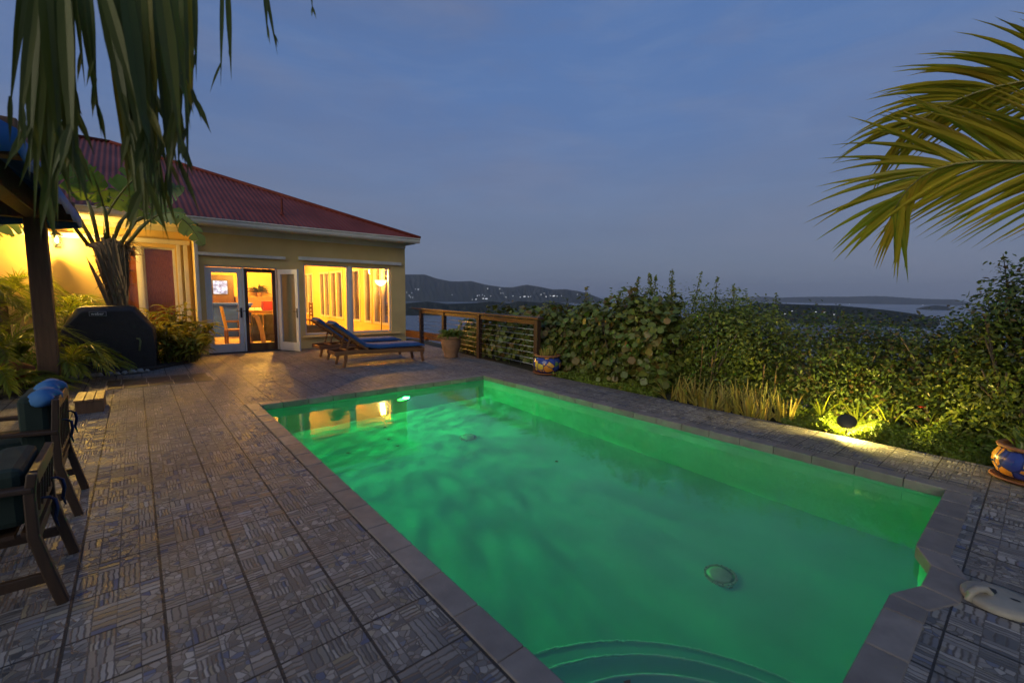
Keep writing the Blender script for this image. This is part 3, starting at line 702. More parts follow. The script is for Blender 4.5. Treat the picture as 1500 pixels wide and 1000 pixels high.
def window(x0, x1, z0, z1, y, fr=0.045, nm='window', m='trim', d=0.06):
    b = MB(); b.box(x0,x0+fr,y,y+d,z0,z1); b.box(x1-fr,x1,y,y+d,z0,z1); b.box(x0+fr,x1-fr,y,y+d,z0,z0+fr); b.box(x0+fr,x1-fr,y,y+d,z1-fr,z1)
    w_ = b.build(nm, mat[m], H, bevel=0.004)
    b = MB(); b.box(x0+fr-.005,x1-fr+.005,y+d*.45,y+d*.45+.006,z0+fr-.005,z1-fr+.005); b.build('pane', mat['glass'], w_); return w_
window(3.47,4.66,0.36,2.255,F+.05); window(4.75,5.94,0.36,2.255,F+.05)
b = MB(); b.box(4.66,4.75,F+.01,F+.13,0.36,2.255); b.build('mullion', mat['trim'], H, bevel=0.005)
for a, b_ in wy:                              # right wall windows, frames proud into the room
    nn = max(1, round((b_-a)/0.62)); ws = (b_-a)/nn
    for k in range(nn):
        y0, y1 = a+ws*k, a+ws*(k+1); fr = 0.07
        b = MB(); b.box(6.185,6.30,y0,y0+fr,0.47,2.36); b.box(6.185,6.30,y1-fr,y1,0.47,2.36); b.box(6.19,6.30,y0+fr,y1-fr,0.47,0.47+fr); b.box(6.19,6.30,y0+fr,y1-fr,2.36-fr,2.36)
        wo = b.build('window', mat['trim'], H, bevel=0.004)
        b = MB(); b.box(6.26,6.266,y0+fr-.01,y1-fr+.01,0.47+fr-.01,2.36-fr+.01); b.build('pane', mat['glass'], wo)
# left wing windows with bamboo blinds
for x0, x1 in ((-0.27,0.125),(0.195,0.80)):
    wo = window(x0,x1,0.35,2.50,WY+.04)
    b = MB(); b.box(x0+.05,x1-.05,WY+.085,WY+.10,0.42,2.45); b.build('blind', mat['blind'], wo)
b = MB(); b.box(0.125,0.195,WY-.02,WY+.14,0.35,2.50); b.build('mullion', mat['trim'], H, bevel=0.005)
b = MB(); b.box(0.83,0.90,WY-.05,WY-.003,0.05,2.58); b.box(0.96,1.04,WY-.09,WY-.003,0.05,2.58); b.build('corner_trim', mat['trim'], H, bevel=0.005)

# doors
def door(nm, hinge, ang, wd, m, label, stile=0.10, rail_b=0.225, rail_t=0.12, hz=2.07, handle_at=1.0, parent=H):
    # built closed along +X from its hinge, then turned
    h = bpy.data.objects.new(nm, None)
    b = MB(); th = 0.045
    b.box(0,stile,0,th,0.015,hz); b.box(wd-stile,wd,0,th,0.015,hz); b.box(stile,wd-stile,0,th,0.015,rail_b); b.box(stile,wd-stile,0,th,hz-rail_t,hz)
    o = b.build(nm, mat[m], None, bevel=0.004); o.parent = parent
    o.location = Vector(hinge)-parent.location; o.rotation_euler = (0,0,R_(ang))
    bpy.data.objects.remove(h)
    if label: o['label'] = label
    p = MB().box(stile-.005,wd-stile+.005,th*.45,th*.45+.006,rail_b-.005,hz-rail_t+.005).build('pane', mat['glass']); p.parent = o
    b = MB(); hx = wd*handle_at - stile*0.45*(1 if handle_at > .5 else -1)
    for s_ in (-1, 1):
        y0 = -0.008 if s_ < 0 else th
        b.box(hx-.02,hx+.02,y0,y0+.008,0.86,1.10)
        yy = y0-0.03 if s_ < 0 else y0+0.038
        b.tube([(hx,y0+.004,1.02),(hx,yy,1.02),(hx-.09,yy,1.02)], 0.009, 8)
    k = b.build('handle', mat['bronze'], smooth=True, angle=30); k.parent = o
    return o
door('door', (1.325,F+.05,0), 0, 0.725, 'trimw', 'white glazed door at left', handle_at=1.0)
door('door', (2.095,F+.06,0), 0, 0.70, 'browndoor', 'dark brown glazed door in the middle', stile=0.075, rail_b=0.21, rail_t=0.09, handle_at=0.0)
door('door', (2.83,F-.03,0), -64, 0.70, 'trimw', 'white door leaf standing open', stile=0.10, handle_at=1.0)
b = MB(); b.box(1.29,1.322,F+.03,F+.14,0.024,2.11); b.box(2.054,2.092,F+.02,F+.14,0.024,2.11); b.box(2.80,2.83,F+.02,F+.14,0.024,2.11); b.box(1.322,2.054,F+.03,F+.14,2.078,2.11); b.box(2.092,2.80,F+.03,F+.14,2.078,2.11)
b.build('door_frame', mat['trimw'], H, bevel=0.004)
b = MB(); b.box(2.50,2.70,F+.025,F+.055,2.02,2.06); b.build('door_closer', mat['bronze'], H, bevel=0.005)

# wall lantern on the wing
LX, LY, LZ = -1.15, WY-.24, 2.50
wl = thing('wall_lantern', 'glowing lantern on the yellow wall behind the wooden post', 'lamp', (LX,WY-.003,LZ))
b = MB(); b.box(LX-.05,LX+.05,WY-.03,WY-.003,LZ-.14,LZ+.10); b.tube([(LX,WY-.03,LZ+.06),(LX,LY+.05,LZ+.20),(LX,LY,LZ+.17)], 0.010, 8); b.build('bracket', mat['black'], wl)
MB().lathe([(0.0,0.17),(0.05,0.15),(0.10,0.09),(0.095,0.085),(0.0,0.085)], (LX,LY,LZ), 8).build('cap', mat['black'], wl)
MB().lathe([(0.07,0.08),(0.055,-0.13)], (LX,LY,LZ), 8).build('glass', mat['glass'], wl)
MB().lathe([(0.0,-0.145),(0.05,-0.14),(0.06,-0.125),(0.0,-0.12)], (LX,LY,LZ), 8).build('base', mat['black'], wl)
MB().lathe([(0.0,0.07),(0.022,0.055),(0.034,0.015),(0.022,-0.03),(0.012,-0.06),(0.0,-0.06)], (LX,LY,LZ), 14).build('bulb', mat['bulb'], wl, smooth=True)
lamp('lantern_light', 'POINT', (LX,LY-.045,LZ-.0), (1.0,0.58,0.11), 330, wl, shadow_soft_size=0.04)

# ------------------------------------------------------------------ things inside the room
tv = thing('television', 'lit television in a brown cabinet seen through the left white door', 'television', (2.9,22.85,1.55))
b = MB(); b.box(2.45,3.33,22.72,23.04,0.9,2.18); b.build('cabinet', mat['browndoor'], tv, bevel=0.01)
MB().box(2.55,3.12,22.70,22.719,1.36,1.98).build('bezel', mat['black'], tv, bevel=0.004)
MB().add([(2.58,22.697,1.39),(3.09,22.697,1.39),(3.09,22.697,1.95),(2.58,22.697,1.95)],[(0,1,2,3)]) if False else None
b = MB(); b.add([(2.58,22.697,1.39),(3.09,22.697,1.39),(3.09,22.697,1.95),(2.58,22.697,1.95)],[(0,1,2,3)]); b.build('screen', mat['tv'], tv)
tv2 = thing('television', 'bright wall television mirrored in the side window panes', 'television', (5.42,23.0,1.6))
b = MB(); b.box(4.95,5.9,22.98,23.045,1.25,2.25); b.build('bezel', mat['black'], tv2, bevel=0.01)
b = MB(); b.add([(4.99,22.977,1.30),(5.86,22.977,1.30),(5.86,22.977,2.05),(4.99,22.977,2.05)],[(0,1,2,3)]); b.build('screen', mat['tv'], tv2)
b = MB(); b.box(1.32,3.0,17.2,17.9,0.02,1.05); b.box(1.30,3.04,17.15,17.95,1.052,1.12); o = b.build('counter', mat['bluewall'], bevel=0.01)
tag(o, 'long blue counter behind the left white glazed door', 'counter')
# dining chair
dc = thing('dining_chair', 'wooden chair with a pale sloping back seen through the left door', 'chair', (2.06,14.7,0.02))
b = MB(); b.box(1.90,2.30,14.5,14.95,0.40,0.45); b.build('seat', mat['boxwood'], dc, bevel=0.008)
b = MB(); b.bar((1.93,14.72,0.45),(1.83,14.72,1.08),0.42,0.035,(1,0,0)); b.build('backrest', mat['cream'], dc, bevel=0.008)
for x, y in ((1.92,14.52),(1.92,14.93),(2.28,14.52),(2.28,14.93)): MB().bar((x,y,0.02),(x,y,0.40),0.045,0.045,(0,1,0)).build('leg', mat['boxwood'], dc)
b = MB()
for y in (14.51,14.94): b.bar((1.90,y,0.66),(2.30,y,0.66),0.05,0.03)
for y in (14.51,14.94): b.bar((2.26,y,0.45),(2.26,y,0.66),0.04,0.04,(0,1,0))
b.build('armrest', mat['boxwood'], dc)
# armchair
ac = thing('armchair', 'grey green armchair with a cream side seen through the brown door', 'armchair', (2.75,14.4,0.02))
b = MB(); b.box(2.42,3.05,14.1,14.85,0.12,0.46); b.build('seat', mat['greyfab'], ac, bevel=0.04)
b = MB(); b.box(2.42,2.72,14.0,14.12,0.3,0.88); b.box(2.74,3.05,14.0,14.12,0.3,0.90); b.build('backrest', mat['greyfab'], ac, bevel=0.05)
b = MB(); b.sweep([(2.70,13.93,0.02),(2.66,13.93,0.4),(2.56,13.93,0.80),(2.50,13.93,0.86)], (0.11,0.07), (0,1,0)); b.build('side_panel', mat['cream'], ac, bevel=0.01)
b = MB(); b.box(2.40,2.47,14.13,14.85,0.02,0.62); b.box(3.03,3.10,14.13,14.85,0.02,0.62); b.build('arm', mat['cream'], ac, bevel=0.02)
# table with a cloth and a red box, plant behind
tb = thing('side_table', 'wooden table with a white cloth behind the armchair', 'table', (3.25,17.0,0.02))
b = MB(); b.box(2.75,3.75,16.6,17.3,0.82,0.88); b.build('tabletop', mat['boxwood'], tb, bevel=0.008)
for x, y in ((2.8,16.65),(3.7,16.65),(2.8,17.25),(3.7,17.25)): MB().bar((x,y,0.02),(x,y,0.82),0.06,0.06,(0,1,0)).build('leg', mat['boxwood'], tb)
b = MB(); b.box(2.85,3.22,16.62,17.1,0.885,0.91)
for k in range(5): b.lathe([(0.0,0.07),(0.04,0.05),(0.05,0.0)], (2.9+0.07*k,16.75+0.05*(k%2),0.91), 10)
b.build('cloth', mat['white'], tb, bevel=0.004)
b = MB(); b.box(3.26,3.54,16.7,17.0,0.885,1.20); o = b.build('box', mat['redlac'], bevel=0.01); tag(o, 'red lacquered box standing on the table behind the brown door', 'box')
b = MB(); b.box(3.35,4.8,22.5,23.04,0.02,1.28); o = b.build('sideboard', mat['boxwood'], bevel=0.01); tag(o, 'long wooden sideboard against the orange back wall', 'sideboard')
ip = thing('potted_plant', 'leafy potted plant on the sideboard seen through the brown door', 'plant', (4.3,22.75,1.28))
MB().lathe([(0.09,0.0),(0.13,0.18),(0.12,0.18),(0.0,0.16)], (4.3,22.75,1.282), 16).build('pot', mat['terra'], ip, smooth=True, angle=40)
b = MB()
for k in range(46):
    a = random.uniform(0,6.28); b.blade((4.3,22.75,1.44), (math.cos(a),math.sin(a)*.5,random.uniform(0.3,1.6)), (0,0,1), random.uniform(.28,.62), 0.09, 0.9, 4)
b.build('foliage', mat['darkleaf'], ip)
# torchiere behind the right pane
tl = thing('floor_lamp', 'tall floor lamp with a glowing bowl shade behind the right window pane', 'lamp', (5.93,13.45,0.02))
MB().lathe([(0.0,0.03),(0.13,0.02),(0.14,0.0)], (5.93,13.45,0.02), 20).build('base', mat['bronze'], tl, smooth=True)
MB().tube([(5.93,13.45,0.04),(5.93,13.45,1.74)], 0.016, 10).build('pole', mat['bronze'], tl, smooth=True)
MB().lathe([(0.02,0.0),(0.09,0.03),(0.15,0.09),(0.18,0.17),(0.172,0.17),(0.14,0.10),(0.08,0.045),(0.0,0.02)], (5.93,13.45,1.73), 24).build('shade', mat['shade_glow'], tl, smooth=True)
lamp('torchiere_light', 'POINT', (5.93,13.45,2.0), (1.0,0.46,0.055), 230, tl, shadow_soft_size=0.08)
tl2 = thing('table_lamp', 'small lamp with an orange shade mirrored in the side window panes', 'lamp', (5.2,22.2,1.28))
MB().lathe([(0.08,0.0),(0.03,0.05),(0.05,0.15),(0.02,0.28)], (5.2,22.2,0.84), 16).build('base', mat['terra'], tl2, smooth=True)
MB().lathe([(0.20,0.0),(0.12,0.26)], (5.2,22.2,1.12), 20).build('shade', mat['orange_glow'], tl2, smooth=True)
b = MB(); b.box(4.9,5.5,22.0,22.45,0.80,0.835)
for x, y in ((4.93,22.03),(5.47,22.03),(4.93,22.42),(5.47,22.42)): b.bar((x,y,0.02),(x,y,0.80),0.04,0.04,(0,1,0))
tag(b.build('lamp_table', mat['boxwood']), 'small wooden table under the orange lamp', 'table')
cf = thing('ceiling_lamp', 'round glowing ceiling lamp inside the lit room', 'ceiling lamp', (3.7,16.6,2.72))
MB().lathe([(0.0,-0.11),(0.14,-0.09),(0.2,-0.04),(0.21,0.0)], (3.7,16.6,2.715), 24).build('shade', mat['shade_glow'], cf, smooth=True)
lamp('ceiling_light', 'POINT', (3.7,16.6,2.50), (1.0,0.47,0.06), 780, cf, shadow_soft_size=0.12)
cf2 = dup(cf); cf2.location = (3.9,20.6,2.72); cf2['label'] = 'round glowing ceiling lamp deep in the room near the back wall'
sf = thing('sofa', 'low grey sofa just behind the left window pane', 'sofa', (3.9,13.9,0.02))
b = MB(); b.box(3.35,4.55,13.3,13.95,0.06,0.40); b.build('seat', mat['greyfab'], sf, bevel=0.05)
b = MB(); b.box(3.36,4.54,13.16,13.30,0.06,0.60); b.build('backrest', mat['greyfab'], sf, bevel=0.05)
for k, (x, y) in enumerate(((5.0,18.2),(5.0,19.3),(4.2,18.7))):
    if k == 0:
        c0 = thing('wooden_chair', 'dark wooden slat back chair in the room mirrored in the side windows', 'chair', (x,y,0.02), 'dark chairs deep in the lit room')
        MB().box(x-.2,x+.2,y-.2,y+.2,0.45,0.49).build('seat', mat['browndoor'], c0)
        b = MB()
        for q_ in range(4): b.box(x+.17,x+.20,y-.18,y+.18,0.6+.14*q_,0.67+.14*q_)
        for q_ in (-.19,.19): b.bar((x+.185,y+q_,0.49),(x+.185,y+q_,1.12),0.035,0.035,(0,1,0))
        b.build('backrest', mat['browndoor'], c0)
        for dx in (-.18,.18):
            for dy in (-.18,.18): MB().bar((x+dx,y+dy,0.02),(x+dx,y+dy,0.45),0.035,0.035,(0,1,0)).build('leg', mat['browndoor'], c0)
    else: o = dup(c0); o.location = (x,y,0.02); o.rotation_euler = (0,0,k*1.5)

# ------------------------------------------------------------------ sun loungers (built along +X, head at x=0)
def make_lounger():
    r = thing('sun_lounger', 'teak sun lounger with a blue cushion nearest the pool', 'sun lounger', (0,0,0), 'teak sun loungers by the house')
    W = 0.60
    f = MB()
    for s in (-1,1):
        y = s*(W/2-.02); f.sweep([(-0.02,y,0.285),(0.35,y,0.30),(0.9,y,0.285),(1.5,y,0.275),(1.92,y,0.255)], (0.035,0.085), (0,0,1))
    for x in (0.02,0.55,1.2,1.90): f.box(x-.02,x+.02,-W/2+.04,W/2-.04,0.25,0.31)
    for k in range(17): x = 0.72+0.07*k; f.box(x,x+.05,-W/2+.04,W/2-.04,0.312,0.33)
    f.build('frame', mat['teak'], r, world=False, bevel=0.004)
    for x in (0.20,1.86):
        for s in (-1,1):
            y = s*(W/2-.025); b = MB(); dx = -0.05 if x < 1 else 0.03
            b.sweep([(x,y,0.26),(x+dx*.2,y,0.14),(x+dx,y,0.0)], [(0.06,0.045),(0.055,0.045),(0.05,0.045)], (0,1,0)); b.build('leg', mat['teak'], r, world=False, bevel=0.006)
    b = MB(); hx, hz, tx, tz = 0.66, 0.335, -0.03, 0.865
    d = Vector((tx-hx,0,tz-hz)); nrm = Vector((-d.z,0,d.x)).normalized()*-1
    for s in (-1,1): b.bar((hx,s*(W/2-.06),hz),(tx,s*(W/2-.06),tz),0.045,0.035,(0,1,0))
    for k in range(11):
        p = Vector((hx,0,hz))+d*(0.03+0.094*k); b.bar(p+Vector((0,-W/2+.08,0)),p+Vector((0,W/2-.08,0)),0.05,0.016,tuple(nrm))
    p = Vector((tx,0,tz)); b.bar(p+Vector((0,-W/2+.04,0)),p+Vector((0,W/2-.04,0)),0.05,0.03,tuple(nrm))
    b.build('backrest', mat['teak'], r, world=False, bevel=0.003)
    b = MB(); m_ = Vector((hx,0,hz))+d*0.5
    for s in (-1,1): b.bar(m_+Vector((0,s*.2,0)),(0.24,s*.2,0.33),0.03,0.022,(0,1,0))
    b.bar((0.24,-.25,0.335),(0.24,.25,0.335),0.03,0.03); b.build('support_strut', mat['teak'], r, world=False)
    # cushion: follows back and seat
    path = [(Vector((tx,0,tz))+d*(-0.02)), Vector((tx,0,tz))+d*-0.0, Vector((hx,0,hz))+d*0.5, Vector((hx,0,hz))+d*0.08, Vector((0.86,0,0.335)), Vector((1.3,0,0.335)), Vector((1.8,0,0.335)), Vector((1.94,0,0.33))]
    n_ = Vector((0.62,0,0.78)); up = [n_]*3+[Vector((.38,0,.92)).normalized()]+[Vector((0,0,1))]*4
    c = MB(); q = []; N = len(path)
    th = 0.075; hw = W/2-.03
    sec = [(-hw,0.0),(-hw-.008,0.3),(-hw,0.75),(-hw+.05,1.0),(-0.1,1.1),(0.1,1.1),(hw-.05,1.0),(hw,0.75),(hw+.008,0.3),(hw,0.0)]
    for i, p in enumerate(path):
        tt = th*(0.35 if i in (0,N-1) else 1.0)
        for y, h in sec: q.append(p + up[i]*(0.012+h*tt) + Vector((0,y,0)))
    M_ = len(sec); fs = []
    for i in range(N-1):
        for k in range(M_): fs.append((i*M_+k, i*M_+(k+1)%M_, (i+1)*M_+(k+1)%M_, (i+1)*M_+k))
    fs.append(tuple(range(M_))); fs.append(tuple((N-1)*M_+k for k in range(M_))[::-1]); c.add(q, fs)
    cu = c.build('cushion', mat['blue'], r, world=False, smooth=True, angle=60)
    b = MB()
    for x in (0.86,1.2,1.55): b.tube([(x,-hw-.006,0.36),(x,-hw+.04,0.425),(x,0,0.432),(x,hw-.04,0.425),(x,hw+.006,0.36)], 0.006, 6)
    b.build('piping', mat['blue'], cu, world=False, smooth=True)
    for s in (-1,1): MB().tube([(1.90,s*hw,0.33),(1.915,s*(hw+.02),0.24),(1.90,s*(hw+.015),0.16)], 0.005, 5).build('tie', mat['navy'], cu, world=False)
    return r
L1 = make_lounger(); L1.location = (3.02,9.28,0); L1.rotation_euler = (0,0,R_(-3))
L2 = dup(L1); L2.location = (3.10,10.55,0); L2.rotation_euler = (0,0,R_(-1)); L2['label'] = 'teak sun lounger with a blue cushion behind the other one, nearer the windows'

# ------------------------------------------------------------------ cable railing
rl = thing('railing', 'dark wooden railing with thin steel cables along the deck edge', 'railing', (5.95,6.31,0))
def rx(y): return 5.955+0.105*(y-6.31)
posts = [6.31,8.55,10.45,12.0]
for y in posts:
    MB().box(rx(y)-.05,rx(y)+.05,y-.05,y+.05,0,1.02).build('post', mat['railwood'], rl, bevel=0.006)
b = MB(); b.bar((rx(6.20),6.20,1.055),(rx(12.6),12.6,1.055),0.15,0.045); b.build('top_rail', mat['railwood'], rl, bevel=0.006)
b = MB(); b.bar((rx(6.36)-.0,6.36,0.97),(rx(11.95),11.95,0.97),0.035,0.09); b.build('under_rail', mat['railwood'], rl, bevel=0.004)
b = MB()
for k in range(7):
    z = 0.14+0.115*k; b.tube([(rx(6.3),6.3,z),(rx(8.55),8.55,z-.004),(rx(12.3),12.3,z)], 0.0045, 6)
b.build('cable', mat['steel'], rl, smooth=True)
lr = thing('railing', 'lower warm lit timber railing glimpsed below the deck through the cables', 'railing', (7.9,13.6,-0.4))
b = MB(); b.bar((7.3,15.2,0.10),(9.4,12.6,-0.22),0.12,0.26); b.build('top_rail', mat['boxwood'], lr)
for k in range(4):
    x, y = 7.35+0.66*k, 15.1-0.82*k; MB().box(x-.05,x+.05,y-.05,y+.05,-1.6,0.0-0.1*k).build('post', mat['railwood'], lr)

# ------------------------------------------------------------------ pots
def pot_plant(mb_, c, n, L, w, spread=0.8, droop=0.6, shape='lance'):
    for k in range(n):
        a = random.uniform(0,6.283); e_ = random.uniform(0.4,2.2)
        mb_.blade((c[0]+random.uniform(-.08,.08), c[1]+random.uniform(-.08,.08), c[2]), (math.cos(a)*spread, math.sin(a)*spread, e_), (0,0,1), random.uniform(.5,1)*L, w, droop, 3, 0.2, shape=shape)
ux, uy = 5.73, 9.06
u = thing('urn', 'tall terracotta urn with a bushy plant beside the railing', 'urn', (ux,uy,0))
MB().lathe([(0.0,0.0),(0.15,0.0),(0.165,0.03),(0.155,0.06),(0.185,0.15),(0.225,0.28),(0.235,0.36),(0.225,0.43),(0.218,0.445),(0.245,0.46),(0.25,0.49),(0.24,0.515),(0.205,0.515),(0.19,0.47),(0.0,0.46)], (ux,uy,0), 36).build('body', mat['terra'], u, smooth=True, angle=50)
b = MB()
for z, r in ((0.40,0.236),(0.20,0.206),(0.425,0.23)): b.lathe([(r-.004,z-.008),(r+.006,z),(r-.004,z+.008)], (ux,uy,0), 36)
b.build('band', mat['terra'], u, smooth=True)
MB().lathe([(0.0,0.49),(0.195,0.485)], (ux,uy,0), 20).build('soil', mat['soil'], u)
b = MB(); pot_plant(b, (ux,uy,0.48), 330, 0.42, 0.034, 1.25, 1.0); b.build('foliage', mat['ground'], u)
def tal(x, y, s, label, plant):
    p = thing('painted_pot', label, 'pot', (x,y,0), 'painted talavera pots')
    MB().lathe([(0.0,0.0),(0.27*s,0.0),(0.33*s,0.035*s),(0.315*s,0.045*s),(0.25*s,0.02*s)], (x,y,0.001), 36).build('saucer', mat['terra2'], p, smooth=True, angle=50)
    MB().lathe([(0.0,0.03),(0.20*s,0.03),(0.27*s,0.09*s),(0.32*s,0.20*s),(0.315*s,0.29*s),(0.27*s,0.37*s),(0.255*s,0.385*s)], (x,y,0), 40).build('body', mat['talavera'], p, smooth=True)
    MB().lathe([(0.255*s,0.385*s),(0.29*s,0.40*s),(0.295*s,0.42*s),(0.28*s,0.435*s),(0.24*s,0.43*s),(0.235*s,0.39*s),(0.0,0.38*s)], (x,y,0), 40).build('rim', mat['terra2'], p, smooth=True, angle=60)
    b = MB()
    if plant:
        for k in range(70):
            a = random.uniform(0,6.283); rr = random.uniform(0,.19)*s; b.blade((x+rr*math.cos(a),y+rr*math.sin(a),0.40*s),(math.cos(a)*.3,math.sin(a)*.3,1),(0,0,1),random.uniform(.08,.22),0.022,0.1,3,0.3,shape='sword')
    else: pot_plant(b, (x,y,0.38*s), 40, 0.3, 0.04)
    b.build('foliage', mat['aloe'] if plant else mat['smalleaf'], p)
tal(6.02,6.08,0.86,'painted orange and blue pot of spiky succulents at the end of the railing',True)
tal(5.63,-0.03,0.70,'painted pot with blue and orange leaf shapes at the right end of the planting bed',False)
# terracotta pot lying on its side
tp = thing('fallen_pot', 'orange terracotta pot lying on its side among the palms', 'pot', (-1.45,9.75,0.2))
rm = Matrix.Rotation(R_(100),3,'Y') @ Matrix.Identity(3); rm = Matrix.Rotation(R_(200),3,'Z') @ Matrix.Rotation(R_(82),3,'Y')
MB().lathe([(0.0,-0.22),(0.12,-0.22),(0.18,-0.05),(0.20,0.10),(0.17,0.18),(0.185,0.21),(0.16,0.21),(0.15,0.15),(0.17,0.08),(0.10,-0.18),(0.0,-0.19)], (-1.45,9.75,0.26), 28, mat=rm).build('body', mat['terra2'], tp, smooth=True, angle=50)

# ------------------------------------------------------------------ covered grill
gx, gy = -0.37, 10.95
gr = thing('covered_grill', 'barbecue grill under a black fabric cover in front of the palm', 'grill', (gx,gy,0))
prof_ = [(-0.64,0.04),(-0.66,0.40),(-0.655,0.80),(-0.42,1.17),(-0.36,1.20),(0.30,1.215),(0.37,1.19),(0.655,0.78),(0.66,0.40),(0.63,0.05)]
b = MB(); q = []; ny = 7; yy = np.linspace(0,0.62,ny); n = len(prof_)
for j, y in enumerate(yy):
    e_ = 0.93 if j in (0,ny-1) else 1.0
    for i, (x, z) in enumerate(prof_):
        wr = 0.012*math.sin(9*x+5*z+3*j)+0.008*math.sin(21*z+j*2)
        q.append((gx+x*(1 if z < .3 else e_)+wr, gy+y+wr, z*(e_ if z > 1 else 1)))
fs = [tuple(range(n)), tuple((ny-1)*n+k for k in range(n))[::-1]]
for j in range(ny-1):
    for k in range(n-1): fs.append((j*n+k, (j+1)*n+k, (j+1)*n+k+1, j*n+k+1))
b.add(q, fs); b.build('cover', mat['cover'], gr, smooth=True, angle=35, bevel=0.015)
b = MB(); b.box(gx-.262,gx-.03,gy-.030,gy-.022,1.03,1.115); bd = b.build('badge', mat['badge'], gr, bevel=0.003)
b = MB(); b.box(gx-.254,gx-.038,gy-.033,gy-.0305,1.038,1.107); b.build('badge_field', mat['badged'], bd)
cu = bpy.data.curves.new('lettering','FONT'); cu.body = 'weber'; cu.size = 0.068; cu.align_x = 'CENTER'; cu.align_y = 'CENTER'; cu.extrude = 0.0012
tx = bpy.data.objects.new('lettering_curve', cu); C.objects.link(tx); bpy.context.view_layer.update()
me = bpy.data.meshes.new_from_object(tx); bpy.data.objects.remove(tx); me.transform(Matrix.Translation((gx-.150,gy-.036,1.072)) @ Matrix.Rotation(R_(90),4,'X')); me.transform(Matrix.Translation((-gx,-gy,0)))
me.materials.clear(); me.materials.append(mat['white']); lt_ = bpy.data.objects.new('lettering', me); C.objects.link(lt_); lt_.parent = bd
b = MB(); b.sweep([(gx+.36,gy-.02,0.60),(gx+.40,gy-.045,0.60),(gx+.415,gy-.05,0.55),(gx+.40,gy-.05,0.45),(gx+.39,gy-.02,0.37)], (0.03,0.008), (0,1,0)); b.build('strap', M('olive_strap',(0.12,0.14,0.05)), gr)
for x in (-.5,.5): MB().lathe([(0.05,0.0),(0.05,0.05)], (gx+x,gy+.1,0.045), 12).build('wheel', mat['black'], gr)

# ------------------------------------------------------------------ gazebo with blue canvas
gz = thing('gazebo', 'wooden gazebo corner with a blue canvas roof behind hanging palm leaves', 'gazebo', (-2.4,7.6,0))
x1, x0, y1, y0 = -1.02, -3.8, 9.4, 5.2
for x, y in ((x1,y1),(x0,y1),(x0,y0)):
    b = MB(); b.box(x-.11,x+.11,y-.11,y+.11,0.0,2.5); b.build('post', mat['postwood'], gz, bevel=0.012)
b = MB(); b.box(x0-.3,x1+.42,y1-.09,y1+.09,2.50,2.78); b.box(x0-.3,x1+.42,y0-.09,y0+.09,2.50,2.78); b.box(x0-.09,x0+.09,y0+.09,y1-.09,2.50,2.78); b.box(x1-.09,x1+.09,y0+.09,y1-.09,2.50,2.78)
b.build('beam', mat['postwood'], gz, bevel=0.01)
cx0, cx1, cy0, cy1, cz = x0-.45, x1+.45, y0-.45, y1+.45, 2.62
ax, ay, az = (cx0+cx1)/2, (cy0+cy1)/2, 4.15
b = MB(); q = []; K = 8
for (xa, ya), (xb, yb_) in zip([(cx0,cy0),(cx1,cy0),(cx1,cy1),(cx0,cy1)], [(cx1,cy0),(cx1,cy1),(cx0,cy1),(cx0,cy0)]):
    base = len(q); q_ = []
    for i in range(K+1):
        for j in range(K+1):
            s_ = j/K; tt = i/K
            px, py = xa+(xb-xa)*s_, ya+(yb_-ya)*s_
            sag = -0.10*math.sin(math.pi*tt)*math.sin(math.pi*s_)
            q_.append((px+(ax-px)*tt, py+(ay-py)*tt, cz+(az-cz)*tt+sag))
    fs = [(i*(K+1)+j, i*(K+1)+j+1, (i+1)*(K+1)+j+1, (i+1)*(K+1)+j) for i in range(K) for j in range(K)]
    b.add(q_, fs)
    q_ = []
    for j in range(13):
        s_ = j/12; px, py = xa+(xb-xa)*s_, ya+(yb_-ya)*s_; dz = 0.16+0.05*abs(math.sin(s_*math.pi*6)); q_ += [(px,py,cz+.002),(px,py,cz-dz)]
    b.add(q_, [(2*j,2*j+2,2*j+3,2*j+1) for j in range(12)])
cn = b.build('canopy', mat['bluecanvas'], gz, smooth=True, angle=50)
sm = cn.modifiers.new('cloth','SOLIDIFY'); sm.thickness = 0.004

